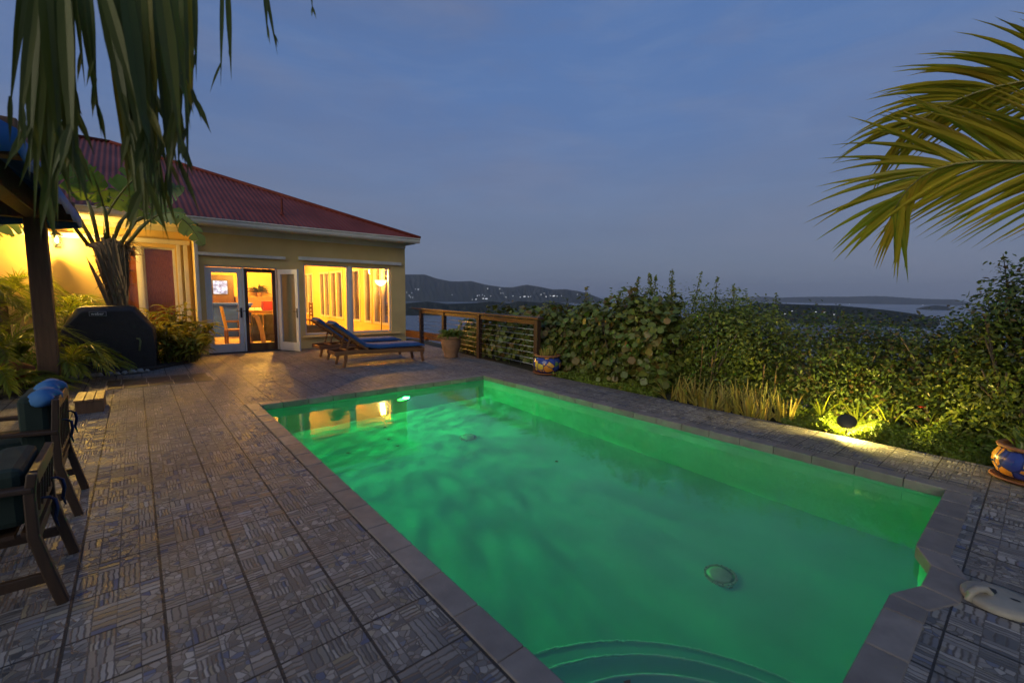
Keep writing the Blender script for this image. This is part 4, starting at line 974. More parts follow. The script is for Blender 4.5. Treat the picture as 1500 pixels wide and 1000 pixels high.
# ------------------------------------------------------------------ teak chairs at the left edge (facing -X)
def make_chair(y0, y1, top, label, fx):
    yc = (y0+y1)/2
    r = thing('garden_chair', label, 'chair', (fx,yc,0), 'teak chairs at the left edge')
    for y in (y0,y1):
        MB().sweep([(fx,y,0.0),(fx-.035,y,0.16),(fx-.075,y,0.36),(fx-.075,y,0.56),(fx-.06,y,top)], [(0.045,0.045),(0.045,0.045),(0.043,0.045),(0.04,0.042),(0.036,0.04)], (0,1,0)).build('back_leg', mat['teak2'], r, bevel=0.006)
        MB().bar((fx-.60,y,0.0),(fx-.585,y,0.60),0.05,0.055,(0,1,0)).build('front_leg', mat['teak2'], r, bevel=0.006)
        MB().sweep([(fx-.06,y,0.585),(fx-.35,y,0.605),(fx-.66,y,0.615)], (0.06,0.026), (0,0,1)).build('arm', mat['teak2'], r, bevel=0.006)
    for y in (y0,y1): MB().bar((fx-.03,y,0.15),(fx-.59,y,0.15),0.028,0.05).build('stretcher', mat['teak2'], r, bevel=0.004)
    b = MB()
    for k in range(7): b.box(fx-.60+.08*k,fx-.54+.08*k,y0+.03,y1-.03,0.355,0.375)
    b.box(fx-.60,fx-.57,y0+.03,y1-.03,0.29,0.352); b.box(fx-.10,fx-.07,y0+.03,y1-.03,0.29,0.352); b.build('seat', mat['teak2'], r)
    b = MB(); b.bar((fx-.06,y0+.02,top-.03),(fx-.06,y1-.02,top-.03),0.03,0.07); b.bar((fx-.072,y0+.02,0.44),(fx-.072,y1-.02,0.44),0.025,0.05)
    nn = 6
    for k in range(nn):
        y = y0+.06+(y1-y0-.12)*k/(nn-1); b.bar((fx-.072,y,0.46),(fx-.062,y,top-.06),0.04,0.014,(0,1,0))
    b.build('backrest', mat['teak2'], r, bevel=0.003)
    b = MB(); b.box(fx-.66,fx-.20,y0+.03,y1-.03,0.377,0.53); b.box(fx-.24,fx-.095,y0+.03,y1-.03,0.40,top+.02); cu_ = b.build('cushion', mat['green'], r, bevel=0.035)
    b = MB()
    for y in (y0+.12,y1-.12):
        b = MB(); b.tube([(fx-.10,y,top-.16),(fx-.06,y+.005,top-.165),(fx-.03,y+.01,top-.17),(fx-.012,y+.02,top-.19),(fx-.008,y+.03,top-.23),(fx-.018,y+.03,top-.29),(fx-.008,y+.04,top-.34)], [.004,.004,.007,.006,.007,.007,.003], 6)
        b.tube([(fx-.03,y+.01,top-.17),(fx-.005,y-.015,top-.18),(fx+.002,y-.03,top-.22),(fx-.006,y-.035,top-.27)], [.004,.007,.006,.003], 6); b.build('tie', mat['navy'], cu_, smooth=True)
    return r
make_chair(4.05,4.57,0.80,'teak chair with a blue rolled pillow on its back, the farther of two',-0.365)
make_chair(2.93,3.47,0.66,'teak chair with dark green cushions nearest the camera at the left edge',-0.345)
for k, (y, z, lab) in enumerate(((4.17,0.80,'blue pillow roll on the chair back, the nearer of two'),(4.44,0.815,'blue pillow roll on the chair back, the farther of two'))):
    b = MB(); q = []; n1, n2 = 26, 22; hw_ = .125; rr = .058
    for i in range(n1+1):
        u_ = -1+2*i/n1; e2 = (1-abs(u_)**3.2)**0.45 if abs(u_) < 1 else 0.02
        for j in range(n2):
            a = 2*math.pi*j/n2; rad = rr*max(.04,e2)*(1+.07*math.sin(3*a+5*u_)+.05*math.sin(7*u_+2*a)+.03*math.sin(11*a+13*u_)*(abs(u_)+.3))
            q.append((-0.485+rad*1.15*math.cos(a)+.01*math.sin(4*u_), y+hw_*u_, z+rad*math.sin(a)-.012*u_*u_))
    b.add(q, [(i*n2+j, i*n2+(j+1)%n2, (i+1)*n2+(j+1)%n2, (i+1)*n2+j) for i in range(n1) for j in range(n2)]+[tuple(range(n2))[::-1],tuple(n1*n2+j for j in range(n2))])
    tag(b.build('pillow', mat['bluecanvas'], smooth=True), lab, 'pillow', 'blue pillow rolls')
# wooden step box
sb = thing('wooden_step', 'low wooden step box with a planked top on the paving', 'step', (-0.5,7.7,0))
b = MB()
for k in range(3): b.box(-0.63+.091*k,-0.545+.091*k,7.40,8.02,0.145,0.17)
b.build('tread', mat['boxwood'], sb, bevel=0.003)
b = MB(); b.box(-0.622,-0.368,7.412,7.435,0.0,0.144); b.box(-0.622,-0.368,7.985,8.008,0.0,0.144); b.box(-0.622,-0.60,7.435,7.985,0.0,0.144); b.box(-0.39,-0.368,7.435,7.985,0.0,0.144); b.build('riser', mat['postwood'], sb, bevel=0.003)

# ------------------------------------------------------------------ plants
def frond(leaf, stalk, path, n, L, w, lift=0.25, ang=38, droop=0.5, r0=0.018, t0=0.12, seg=5, jit=0.12, side=None, prof=None, roll=0.0):
    P = [Vector(p) for p in path]; cum = [0]
    for a, b in zip(P[:-1], P[1:]): cum.append(cum[-1]+(b-a).length)
    def at(t):
        s = t*cum[-1]
        for i in range(len(P)-1):
            if s <= cum[i+1] or i == len(P)-2:
                k = (s-cum[i])/max(1e-6, cum[i+1]-cum[i]); return P[i].lerp(P[i+1], k)
    N = 24; pts = [at(i/N) for i in range(N+1)]
    for _ in range(3): pts = [pts[0]]+[(pts[i-1]+pts[i]*2+pts[i+1])/4 for i in range(1,N)]+[pts[N]]
    stalk.tube(pts, [r0*(1-0.85*i/N) for i in range(N+1)], 7)
    for i in range(n):
        t = t0+(1-t0)*(i+.5)/n; k = min(N-1, int(t*N)); p = pts[k].lerp(pts[k+1], t*N-k); T = (pts[min(k+2,N)]-pts[max(k-1,0)]).normalized()
        sd = T.cross(Vector((0,0,1)))
        if sd.length < .05: sd = T.cross(Vector((1,0,0)))
        sd.normalize(); U = sd.cross(T).normalized()
        if roll: sd, U = sd*math.cos(roll)+U*math.sin(roll), U*math.cos(roll)-sd*math.sin(roll)
        ll = L*(0.55+0.45*math.sin(math.pi*min(1,(0.15+0.75*t)))) if prof is None else L*prof(t)
        A = R_(ang*(1-0.45*t))
        for s in ((-1,1) if side is None else (side,)):
            d = T*math.cos(A)+sd*(s*math.sin(A))+U*lift+Vector((random.uniform(-jit,jit),random.uniform(-jit,jit),random.uniform(-jit,jit)))
            leaf.blade(p, d, U, ll*random.uniform(.85,1.1), w*random.uniform(.8,1.15), droop*random.uniform(.6,1.4), seg, 0.22, shape='palm', twist=random.uniform(-.5,.5))

def cloud(mb_, cen, size, outs=None, kind='hex', up=0.5, jit=0.3):
    # many separate leaf faces at given points
    n = len(cen); cen = np.asarray(cen)
    nr = RNG.normal(size=(n,3)); nr /= np.linalg.norm(nr,axis=1)[:,None]
    if outs is not None: nr = nr*0.7 + outs*0.7
    nr[:,2] += up; nr /= np.linalg.norm(nr,axis=1)[:,None]
    a = RNG.normal(size=(n,3)); a -= (a*nr).sum(1)[:,None]*nr; a /= np.linalg.norm(a,axis=1)[:,None]; b = np.cross(nr,a)
    if kind == 'hex': sh = [(0.5*math.cos(k*math.pi/4+.3),0.5*math.sin(k*math.pi/4+.3),0.09*math.cos(2*(k*math.pi/4))) for k in range(8)]
    else: sh = [(-.5,0,0),(-.18,-.24,.05),(.2,-.2,.05),(.55,0,-.05),(.2,.2,.05),(-.18,.24,.05)]
    s = size*np.clip(1+RNG.normal(size=n)*jit, .35, 1.7); K = len(sh)
    V = np.stack([cen + a*(s*x)[:,None] + b*(s*y)[:,None] + nr*(s*z)[:,None] for x,y,z in sh],1).reshape(-1,3)
    base = mb_.n; mb_.v.extend(map(tuple, V.tolist())); mb_.n += n*K
    mb_.f.extend([tuple(range(base+i*K, base+i*K+K)) for i in range(n)]); mb_.m.extend([0]*n)

def bush_points(lobes, n, clump=0.13, perclump=16):
    pts = []; outs = []
    vol = np.array([l[3]*l[4]*l[5] for l in lobes])**0.8; vol /= vol.sum()
    nc = n//perclump
    for li, l in enumerate(lobes):
        m = max(3, int(nc*vol[li])); u = RNG.normal(size=(m,3)); u /= np.linalg.norm(u,axis=1)[:,None]
        rad = np.minimum(RNG.uniform(0.25,1.0,m)**0.5*(1+0.09*RNG.normal(size=m)), 1.06)
        c = np.array(l[:3]) + u*rad[:,None]*np.array(l[3:6])
        cc = np.repeat(c, perclump, 0); uu = np.repeat(u, perclump, 0)
        cc = cc + np.clip(RNG.normal(size=cc.shape),-1.5,1.5)*clump
        pts.append(cc); outs.append(uu)
    p = np.concatenate(pts); o = np.concatenate(outs); k = p[:,2] > 0.02
    return p[k], o[k]
def bush(name, label, cat, lobes, n, size, m, kind, group, clump=0.13, per=16, sprigs=(), stems=16, mix=0):
    cx = sum(l[0] for l in lobes)/len(lobes); cy = sum(l[1] for l in lobes)/len(lobes)
    r = thing(name, label, cat, (cx,cy,-0.05), group)
    low = [(l[0]-.05, l[1], 0.22, l[3]*.95, l[4]*1.05, 0.36) for l in lobes if l[2] < 1.2]
    b = MB(); p, o = bush_points(lobes+low, int(n*1.35), clump, per); cloud(b, p, size, o, kind)
    st = MB()
    for (sx, sy, sz, h, lean) in sprigs:
        top = Vector((sx+lean+random.uniform(-.09,.09), sy+lean*.4+random.uniform(-.16,.16), sz+h*random.uniform(.75,1.08))); bot = Vector((sx,sy,sz-.4)); st.tube([bot, bot.lerp(top,.5)+Vector((.02,0,.02)), top], [0.010,0.007,0.003], 5)
        k = int(120*h/0.4); tt = RNG.uniform(0.2,1.0,k); c = np.array(bot)+np.outer(tt, np.array(top-bot))+np.clip(RNG.normal(size=(k,3)),-1.6,1.6)*(0.085*(1.12-tt))[:,None]
        cloud(b, c, size*0.75 if size < .1 else 0.055, None, 'lens')
    b.build('foliage', m, r)
    if mix:
        b = MB(); p, o = bush_points(lobes+low, mix, .1, 12); cloud(b, p, .062, o, 'lens'); b.build('foliage', mat['smalleaf'], r)
    for k in range(stems):
        l = random.choice(lobes); a = random.uniform(0,6.28); x, y = cx+random.uniform(-.3,.3), cy+random.uniform(-.3,.3)
        ex, ey, ez = l[0]+l[3]*.8*math.cos(a), l[1]+l[4]*.8*math.sin(a), l[2]+random.uniform(-.1,.7)*l[5]
        st.tube([(x,y,-.06),((x+ex)/2+random.uniform(-.1,.1),(y+ey)/2,ez*.5),(ex,ey,ez)], [0.026,0.018,0.007], 6)
    st.build('branch', mat['twig'], r, smooth=True)
    return r
GH = 'shrubs of the hedge beside the pool'
bush('sea_grape_shrub','round leaved sea grape shrub behind the cables of the railing','shrub',[(6.95,9.6,0.35,.45,.8,.55),(6.9,8.3,0.52,.5,.8,.62),(7.0,7.3,0.62,.55,.75,.65)],4200,0.105,mat['seagrape'],'hex',GH,0.13,9,mix=2600,stems=14)
bush('sea_grape_shrub','round leaved sea grape shrub just right of the end post of the railing','shrub',[(6.75,6.5,0.58,.5,.6,.68),(6.95,5.8,0.7,.6,.6,.66),(6.6,5.95,0.35,.4,.5,.4)],3900,0.10,mat['seagrape'],'hex',GH,0.13,9,mix=2800,sprigs=[(7.0,6.0,1.3,.4,.03),(7.1,5.4,1.3,.3,-.04),(6.9,6.4,1.2,.25,.05)],stems=14)
bush('sea_grape_shrub','round leaved sea grape shrub behind the small green lawn patch','shrub',[(6.75,4.9,0.75,.55,.65,.72),(6.65,4.15,0.6,.5,.55,.66),(7.0,4.5,0.95,.5,.7,.55)],4200,0.105,mat['seagrape'],'hex',GH,0.13,9,mix=3000,sprigs=[(6.9,4.9,1.35,.55,.02),(6.95,4.5,1.4,.5,.06),(7.0,4.15,1.4,.45,-.03),(6.8,4.75,1.3,.35,-.06)],stems=14)
bush('leafy_shrub','tall small leaved shrub with upright sprigs behind the sea grapes','shrub',[(7.5,5.1,0.9,.6,.9,.75),(7.45,3.9,0.95,.55,.8,.7),(7.5,3.0,0.8,.5,.6,.6)],9500,0.052,mat['smalleaf'],'lens',GH,0.12,14,sprigs=[(7.2,4.6,1.5,.42,.04),(7.25,3.9,1.5,.4,-.05),(7.2,3.5,1.5,.36,.08),(7.3,3.2,1.4,.3,.1),(7.2,4.25,1.5,.5,.05),(7.3,5.3,1.4,.3,0),(7.3,2.9,1.3,.3,.12)])
bush('leafy_shrub','yellow green small leaved shrub behind the spiky clump','shrub',[(6.85,3.1,0.78,.5,.55,.75),(6.8,2.6,0.72,.45,.5,.70),(6.95,3.35,0.95,.4,.4,.5)],12500,0.050,mat['smalleaf'],'lens',GH,0.10,16,sprigs=[(6.8,2.5,1.2,.35,.05)])
bush('dark_shrub','dense dark green shrub behind the path light, left part','shrub',[(6.95,1.95,0.58,.55,.6,.72),(7.1,1.4,0.65,.55,.55,.64)],13500,0.045,mat['darkleaf'],'lens',GH,0.10,16,sprigs=[(6.9,1.75,1.15,.25,.05)])
bush('dark_shrub','dense dark green shrub with reddish leaves behind the path light','shrub',[(6.95,0.9,0.62,.5,.5,.70),(7.15,0.45,0.65,.5,.5,.66)],12500,0.045,mat['darkleaf'],'lens',GH,0.10,16)
bush('leafy_shrub','loose green shrub behind the right painted pot','shrub',[(6.75,0.25,0.55,.42,.42,.62),(6.8,-0.25,0.62,.45,.45,.66)],10500,0.046,mat['smalleaf'],'lens',GH,0.10,16,sprigs=[(6.6,0.2,.9,.4,.03)])
bush('small_tree','taller leafy tree at the right edge of the picture','tree',[(7.0,-0.1,1.35,.42,.36,.42),(7.05,-0.65,1.5,.6,.5,.6),(6.85,.40,1.08,.40,.24,.42),(6.9,.14,1.42,.40,.26,.46),(6.8,-0.6,0.8,.45,.5,.6)],15000,0.048,mat['darkleaf'],'lens',GH,0.11,14,sprigs=[(6.9,0.2,1.6,.4,.0),(6.95,-.02,1.7,.4,.03)])
bush('dark_shrub','dark shrub beyond the hedge seen under the small tree','shrub',[(8.2,2.4,0.5,.8,1.2,.75),(8.4,0.8,0.5,.8,1.2,.75)],5000,0.075,mat['darkleaf'],'lens',GH,0.14,14)
# spiky clumps
GA = 'spiky clumps along the planting bed'
AL = ['upright tan green spiky clump nearest the lawn patch','upright spiky clump with tall dry flower stalks, set back','upright spiky clump at the paving edge, third from the lawn patch','spiky clump in the middle of the row, close to the paving','spiky clump leaning over the paving edge, right of the middle','spiky clump behind its neighbours in the middle of the row','bright lit spiky clump toward the path light','spiky clump nearest the path light','spiky clump at the back with forked dry stalks','small spiky clump between the two left clumps','small outer spiky clump leaning onto the paving','low spiky clump just left of the brightest one','thin spiky clump in the shade at the back of the row']
for k, (x, y) in enumerate(((6.10,3.50),(6.26,3.18),(6.04,3.02),(6.06,2.66),(6.02,2.45),(6.22,2.48),(6.04,2.20),(6.14,1.98),(6.34,2.36),(6.10,3.28),(5.99,2.84),(6.00,2.32),(6.36,2.80))):
    p = thing('aloe_plant', AL[k], 'plant', (x,y,-0.05), GA)
    b = MB()
    for j in range(21):
        a = random.uniform(0,6.283); sp = random.uniform(0.05,1.15)*random.random()**.35; b.blade((x+.07*math.cos(a),y+.07*math.sin(a),-0.03),(sp*math.cos(a),sp*math.sin(a),1),(math.cos(a),math.sin(a),0.2),random.uniform(.22,.50)*(.8 if k > 8 else 1),random.uniform(.028,.046),random.uniform(-.3,.75),6,0.35,shape='sword',twist=random.uniform(-.6,.6))
    b.build('leaf', mat['aloe'], p)
    if k in (1,8):
        for q_ in range(2):
            b = MB(); px, py = x+.05*q_, y-.13*q_; h_ = 0.70-.16*q_ if k == 1 else 0.50-.08*q_; b.tube([(px,py,0),(px+.02,py-.02,h_*.6),(px+.04,py-.01,h_)], [0.005,0.004,0.003], 6)
            b.tube([(px+.04,py-.01,h_-.02),(px+.045,py-.01,h_+.05),(px+.05,py-.01,h_+.13)], [0.007,0.011,0.002], 7); b.build('flower_stalk', mat['bloom'], p, smooth=True)
# ground cover
def gc(pts_fn, n, size, hmax, name, label, m):
    P = []
    while len(P) < n:
        x, y, h = pts_fn(); P.append((x,y,h))
    b = MB(); cloud(b, np.array(P), size, None, 'lens', up=0.9); tag(b.build(name, m), label, 'ground cover', kind='stuff')
def g1():
    y = random.uniform(-0.1,1.95); x = 5.93+abs(random.gauss(0,.28)); h = max(0.0, (0.08+0.17*min(1,(x-5.9)/.7))*min(1,0.55+0.9*math.hypot(x-5.98,y-1.28))+0.05*math.sin(7*x+3*y)+0.05*math.sin(13*y))
    return x, y, -0.04+h*random.random()**0.5
gc(g1, 13000, 0.036, .4, 'ground_cover', 'low bright leafy ground cover around the path light', mat['ground'])
def g2():
    y = random.uniform(3.75,6.1); x = 5.92+random.uniform(0,.75)**1.2; return x, y, -0.05+random.random()*(0.10+0.05*math.sin(5*y+4*x))
gc(g2, 8000, 0.035, .2, 'ground_cover', 'patch of low bright green grass like cover between the paving and the sea grapes', mat['ground'])
for k, (x, y) in enumerate(((6.42,1.32),(6.45,1.02),(6.30,0.72),(6.38,1.66))):
    p = thing('strap_plant', ['small clump of strappy leaves just behind the path light','strappy leaved plant right of the path light','thin strappy plant in the lit ground cover to the right','strappy plant left of the path light'][k], 'plant', (x,y,-0.05), 'strappy plants round the path light')
    b = MB()
    for j in range(8):
        a = random.uniform(0,6.283); b.blade((x,y,0),(math.cos(a)*.5,math.sin(a)*.5,1),(0,0,1),random.uniform(.3,.55),.028,.5,5,.3,shape='sword')
    b.build('leaf', mat['areca'], p)
rf = MB()
for k in range(7):
    a = k*.9; rf.blade((6.5,0.78,0.33),(math.cos(a),math.sin(a),.5),(0,0,1),.05,.03,.2,3)
tag(rf.build('red_flower', mat['flower']), 'small red flower among the dark leaves right of the path light', 'flower')
# path light: tilted mushroom cap on a stake
px_, py_ = 5.93, 1.30
pt = thing('path_light', 'path light with a dark tilted round cap glowing over the ground cover', 'path light', (px_,py_,0))
rc_ = Matrix.Rotation(R_(-46),3,'Y') @ Matrix.Rotation(R_(8),3,'X')
MB().tube([(px_+.03,py_,-.05),(px_+.03,py_,0.13)], 0.012, 8).build('stake', mat['capmetal'], pt, smooth=True)
MB().lathe([(0.0,0.022),(0.05,0.018),(0.088,0.004),(0.092,-0.004),(0.086,-0.004),(0.0,0.012)], (px_,py_,0.165), 28, mat=rc_).build('cap', mat['capmetal'], pt, smooth=True, angle=50)
bl = Vector((px_+.07,py_-.005,0.15))
MB().lathe([(0.0,0.02),(0.016,0.01),(0.016,-0.02),(0.0,-0.03)], tuple(bl), 12).build('bulb', mat['bulb'], pt, smooth=True)
lamp('path_glow', 'POINT', (px_+.05,py_-.02,0.155), (1.0,0.74,0.16), 135, pt, shadow_soft_size=0.03)

# traveller's palm by the house
tpx, tpy = -0.22, 11.75
tr = thing('banana_palm', 'palm with a thick leaf sheath fan and paddle leaves in front of the brown blinds', 'palm', (tpx,tpy,0.05))
MB().tube([(tpx+.03,tpy,0.0),(tpx+.02,tpy,0.9),(tpx,tpy,1.30)], [0.14,0.11,0.12], 12).build('trunk', mat['bark'], tr, smooth=True)
b = MB(); NF = 26
for k in range(NF):                         # old leaf bases crossing over one another, widening into a fan
    u = ((k*11)%NF-(NF-1)/2)/((NF-1)/2); y_ = tpy-.10-.0035*k; z0 = 0.95+0.035*k*(1-.3*abs(u))
    b.blade((tpx+u*.04+random.uniform(-.03,.03),y_+.02,z0),(u*.23-.09+random.uniform(-.03,.03),-.03,1),(0,-1,0.0),random.uniform(.85,1.0)*(1.30-.020*k),random.uniform(.11,.16),-0.03*abs(u),6,0.40,shape='sword',twist=u*.3)
for k in range(9):
    u = (k-4)/4.0; b.tube([(tpx+u*.04,tpy,1.1),(tpx-.04+u*.11,tpy-.02,1.7),(tpx-.07+u*.21,tpy-.02,2.3),(tpx-.10+u*.32,tpy-.03,2.55-.2*abs(u))], [0.06,0.07,0.06,0.035], 8)
for k in range(40):
    u = random.uniform(-1,1); z_ = random.uniform(1.5,2.5); b.blade((tpx-.04+u*.30*(z_-1.0)/1.4,tpy-.14,z_),(u+random.uniform(-.4,.4),-.3,random.uniform(-.6,.8)),(0,-1,0),random.uniform(.1,.3),.025,.6,3,.3,shape='sword')
b.build('leaf_sheath', mat['sheath'], tr, smooth=True)
def paddle(petpts, L, w, bend, lab=None, slits=9, tear=0.25):
    # petiole + torn blade along a bending midrib
    st = MB(); st.tube(petpts, [0.035]*(len(petpts)-1)+[0.022], 8)
    lf = MB(); p = Vector(petpts[-1]); d = (Vector(petpts[-1])-Vector(petpts[-2])).normalized(); mid = [p.copy()]; ds = [d.copy()]
    ST = 22
    for i in range(ST):
        p = p + d*(L/ST); d = (d + Vector(bend)/ST).normalized(); mid.append(p.copy()); ds.append(d.copy())
    st.tube(mid, [0.02*(1-.8*i/ST) for i in range(ST+1)], 6)
    for s in (-1,1):
        i = 0
        while i < ST:
            run = random.choice((1,2,2,3,4)); j = min(ST, i+run); q = []; f_ = []
            dr = random.uniform(-.1,.9); gap = random.uniform(0.2,1.6)
            for k in range(i, j+1):
                tt = k/ST; ww = w*0.5*max(0.06, math.sin(math.pi*min(1,0.10+0.90*tt))**0.55)
                vref = Vector((0.25,-0.85,0.35)); sd = ds[k].cross(vref).normalized()*s
                sh = ds[k]*(0.22*ww - (gap*0.03 if k == j else 0))
                q += [mid[k]+sd*0.004, mid[k]+sd*ww*.55+sh*.4+Vector((0,0,-.03*dr)), mid[k]+sd*ww*(1-.12*random.random())+sh+Vector((0,0,-ww*dr*.5))]
            for k in range(j-i): f_ += [(3*k,3*k+1,3*k+4,3*k+3),(3*k+1,3*k+2,3*k+5,3*k+4)]
            lf.add(q, f_); i = j
    o = lf.build('leaf', mat['paddle'], tr, smooth=True); o2 = st.build('leaf_stalk', mat['rachis'], o, smooth=True)
B0 = lambda u: (tpx-.10+u*.36, tpy-.04, 2.50-.2*abs(u))
paddle([B0(-.4),(tpx-.30,tpy-.1,2.95),(tpx-.34,tpy-.15,3.15)], 1.15, 0.62, (-.35,-.15,-.2))
paddle([B0(-.1),(tpx-.10,tpy-.15,2.9),(tpx-.02,tpy-.2,3.05)], 1.25, 0.58, (.30,-.2,-.2))
paddle([B0(.2),(tpx+.10,tpy-.1,2.8),(tpx+.22,tpy-.15,2.98)], 1.15, 0.52, (.75,-.2,-.5))
paddle([B0(.5),(tpx+.32,tpy-.1,2.85),(tpx+.60,tpy-.15,3.02)], 1.15, 0.46, (.9,-.1,-3.4))
paddle([B0(.7),(tpx+.4,tpy-.25,2.72),(tpx+.52,tpy-.3,2.85)], 0.7, 0.36, (.5,-.2,-1.0))
paddle([B0(-.8),(tpx-.62,tpy-.2,2.78),(tpx-.85,tpy-.3,2.80)], 0.95, 0.42, (-.9,-.4,-2.0))
paddle([B0(-.6),(tpx-.55,tpy+.1,3.0),(tpx-.8,tpy+.1,3.2)], 0.9, 0.44, (-.9,.1,-1.0))
paddle([B0(0.0),(tpx-.1,tpy-.25,2.9),(tpx-.12,tpy-.35,3.05)], 0.85, 0.42, (-.1,-.5,-.2))
b = MB()
for k in range(60):
    a = random.uniform(0,6.28); b.blade((tpx+.20+random.uniform(-.06,.06),tpy-.12,2.30+random.uniform(-.15,.15)),(math.cos(a),-.4,math.sin(a)),(0,0,1),random.uniform(.1,.28),.03,.5,3)
b.build('dry_bract', mat['sheath'], tr)

# variegated gingers
GG = 'variegated leafy plants beside the glazed doors'
for k, (x, y, h, lab) in enumerate(((0.72,12.25,1.15,'tallest variegated leafy plant against the white corner trim'),(0.98,11.95,0.85,'variegated leafy plant nearest the left white door'),(0.50,11.55,0.95,'variegated leafy plant right behind the covered grill'),(0.85,11.35,0.60,'low variegated leafy plant at the front corner of the bed'),(0.15,12.3,1.05,'variegated leafy plant between the palm trunk and the corner'))):
    p = thing('ginger_plant', lab, 'plant', (x,y,0.05), GG); b = MB(); st = MB()
    for j in range(15):
        a = random.uniform(0,6.283); hh = h*random.uniform(.55,1.0); sp = random.uniform(.05,.30)
        pts = [(x+.06*math.cos(a),y+.06*math.sin(a),0.03),(x+sp*.5*math.cos(a),y+sp*.5*math.sin(a),hh*.6),(x+sp*1.3*math.cos(a),y+sp*1.3*math.sin(a),hh)]
        st.tube(pts, [.012,.010,.006], 5)
        for q_ in range(8):
            tt = 0.3+0.7*q_/7; P0 = Vector(pts[0]).lerp(Vector(pts[1]), min(1,tt*2)) if tt < .5 else Vector(pts[1]).lerp(Vector(pts[2]), (tt-.5)*2)
            aa = a+(1.4 if q_%2 else -1.4)+random.uniform(-.5,.5); b.blade(P0, (math.cos(aa),math.sin(aa),random.uniform(.3,1.1)), (0,0,1), random.uniform(.26,.44), random.uniform(.06,.10), 0.9, 4, 0.2)
    b.build('leaf', mat['ginger'], p); st.build('stem', mat['rachis'], p, smooth=True)

# arching feather palms in the left bed
GP = 'feathery palms in the left bed'
def feather(x, y, z0, nf, L, lab, amin=0, amax=6.283, lift=1.0, ll=0.34, n=30, w=0.022, m='areca'):
    p = thing('feather_palm', lab, 'palm', (x,y,0.05), GP)
    MB().tube([(x,y,0.0),(x,y,z0)], [0.10,0.07], 10).build('trunk', mat['bark'], p, smooth=True)
    for k in range(nf):
        a = amin+(amax-amin)*(k+random.uniform(.2,.8))/nf; rr = L*random.uniform(.8,1.1); hz = lift*random.uniform(.5,1.2)
        c_, s_ = math.cos(a), math.sin(a)
        path = [(x+.05*c_,y+.05*s_,z0),(x+rr*.30*c_,y+rr*.30*s_,z0+hz*.55),(x+rr*.65*c_,y+rr*.65*s_,z0+hz*.62),(x+rr*c_,y+rr*s_,z0+hz*.25)]
        b = MB(); st = MB(); frond(b, st, path, n, ll, w, 0.25, 48, 0.6, 0.011, 0.15, 4)
        fo = b.build('frond', mat[m], p); st.build('leaf_stalk', mat['rachis'], fo, smooth=True)
feather(-1.75,10.2,0.35,13,1.25,'feathery palm left of the wooden post')
feather(-0.95,10.05,0.10,11,0.85,'low feathery palm whose fronds cross the covered grill',-1.6,1.4,0.75,0.26)
feather(-1.15,12.6,0.75,10,1.15,'feathery palm against the lamp lit yellow wall',0,6.283,0.9,0.42)
feather(-2.45,11.7,0.7,12,1.3,'feathery palm at the far left in front of the yellow wall',0,6.283,1.2,0.36)
feather(-1.55,9.05,0.05,12,0.85,'low dark feathery palm behind the blue pillows',0.2,6.5,0.6,0.26)
feather(-2.7,9.5,0.3,12,1.25,'dark feathery palm at the left edge of the picture',-2,2,0.9,0.32)
feather(-1.95,12.9,1.25,11,1.0,'taller feathery palm rising past the lantern on the yellow wall',0,6.283,0.9,0.40)
feather(-3.1,12.4,1.35,12,1.3,'tall feathery palm hiding the far left end of the yellow wall',0,6.283,1.1,0.42)
feather(-2.2,11.0,1.0,12,1.1,'feathery palm standing between the wooden post and the yellow wall',0,6.283,0.9,0.36)
for k, (x, y, lab) in enumerate(((-0.75,11.9,'broad strap leaves behind the grill under the lantern'),(-0.45,12.5,'broad strap leaves left of the palm trunk'),(-1.75,12.3,'broad strap leaves below the lantern'))):
    p = thing('strap_plant', lab, 'plant', (x,y,0.05), 'broad strap plants by the yellow wall'); b = MB()
    for j in range(18):
        a = random.uniform(0,6.283); b.blade((x,y,0.1),(math.cos(a)*.6,math.sin(a)*.6,1.1),(0,0,1),random.uniform(.8,1.3),.09,.75,6,.2)
    b.build('leaf', mat['areca'], p)
# low cover in the left bed
def g3():
    while True:
        x, y = random.uniform(-3.6,1.0), random.uniform(9.25,13.2)
        if (x < -1 or y > 10.5+max(0,(x+.9)*.55)) and not (-1.05 < x < .35 and 10.85 < y < 11.65): return x, y, 0.05+random.random()**1.5*0.28
gc(g3, 9000, 0.055, .3, 'ground_cover', 'dark low leaves covering the soil of the left planting bed', mat['ground'])

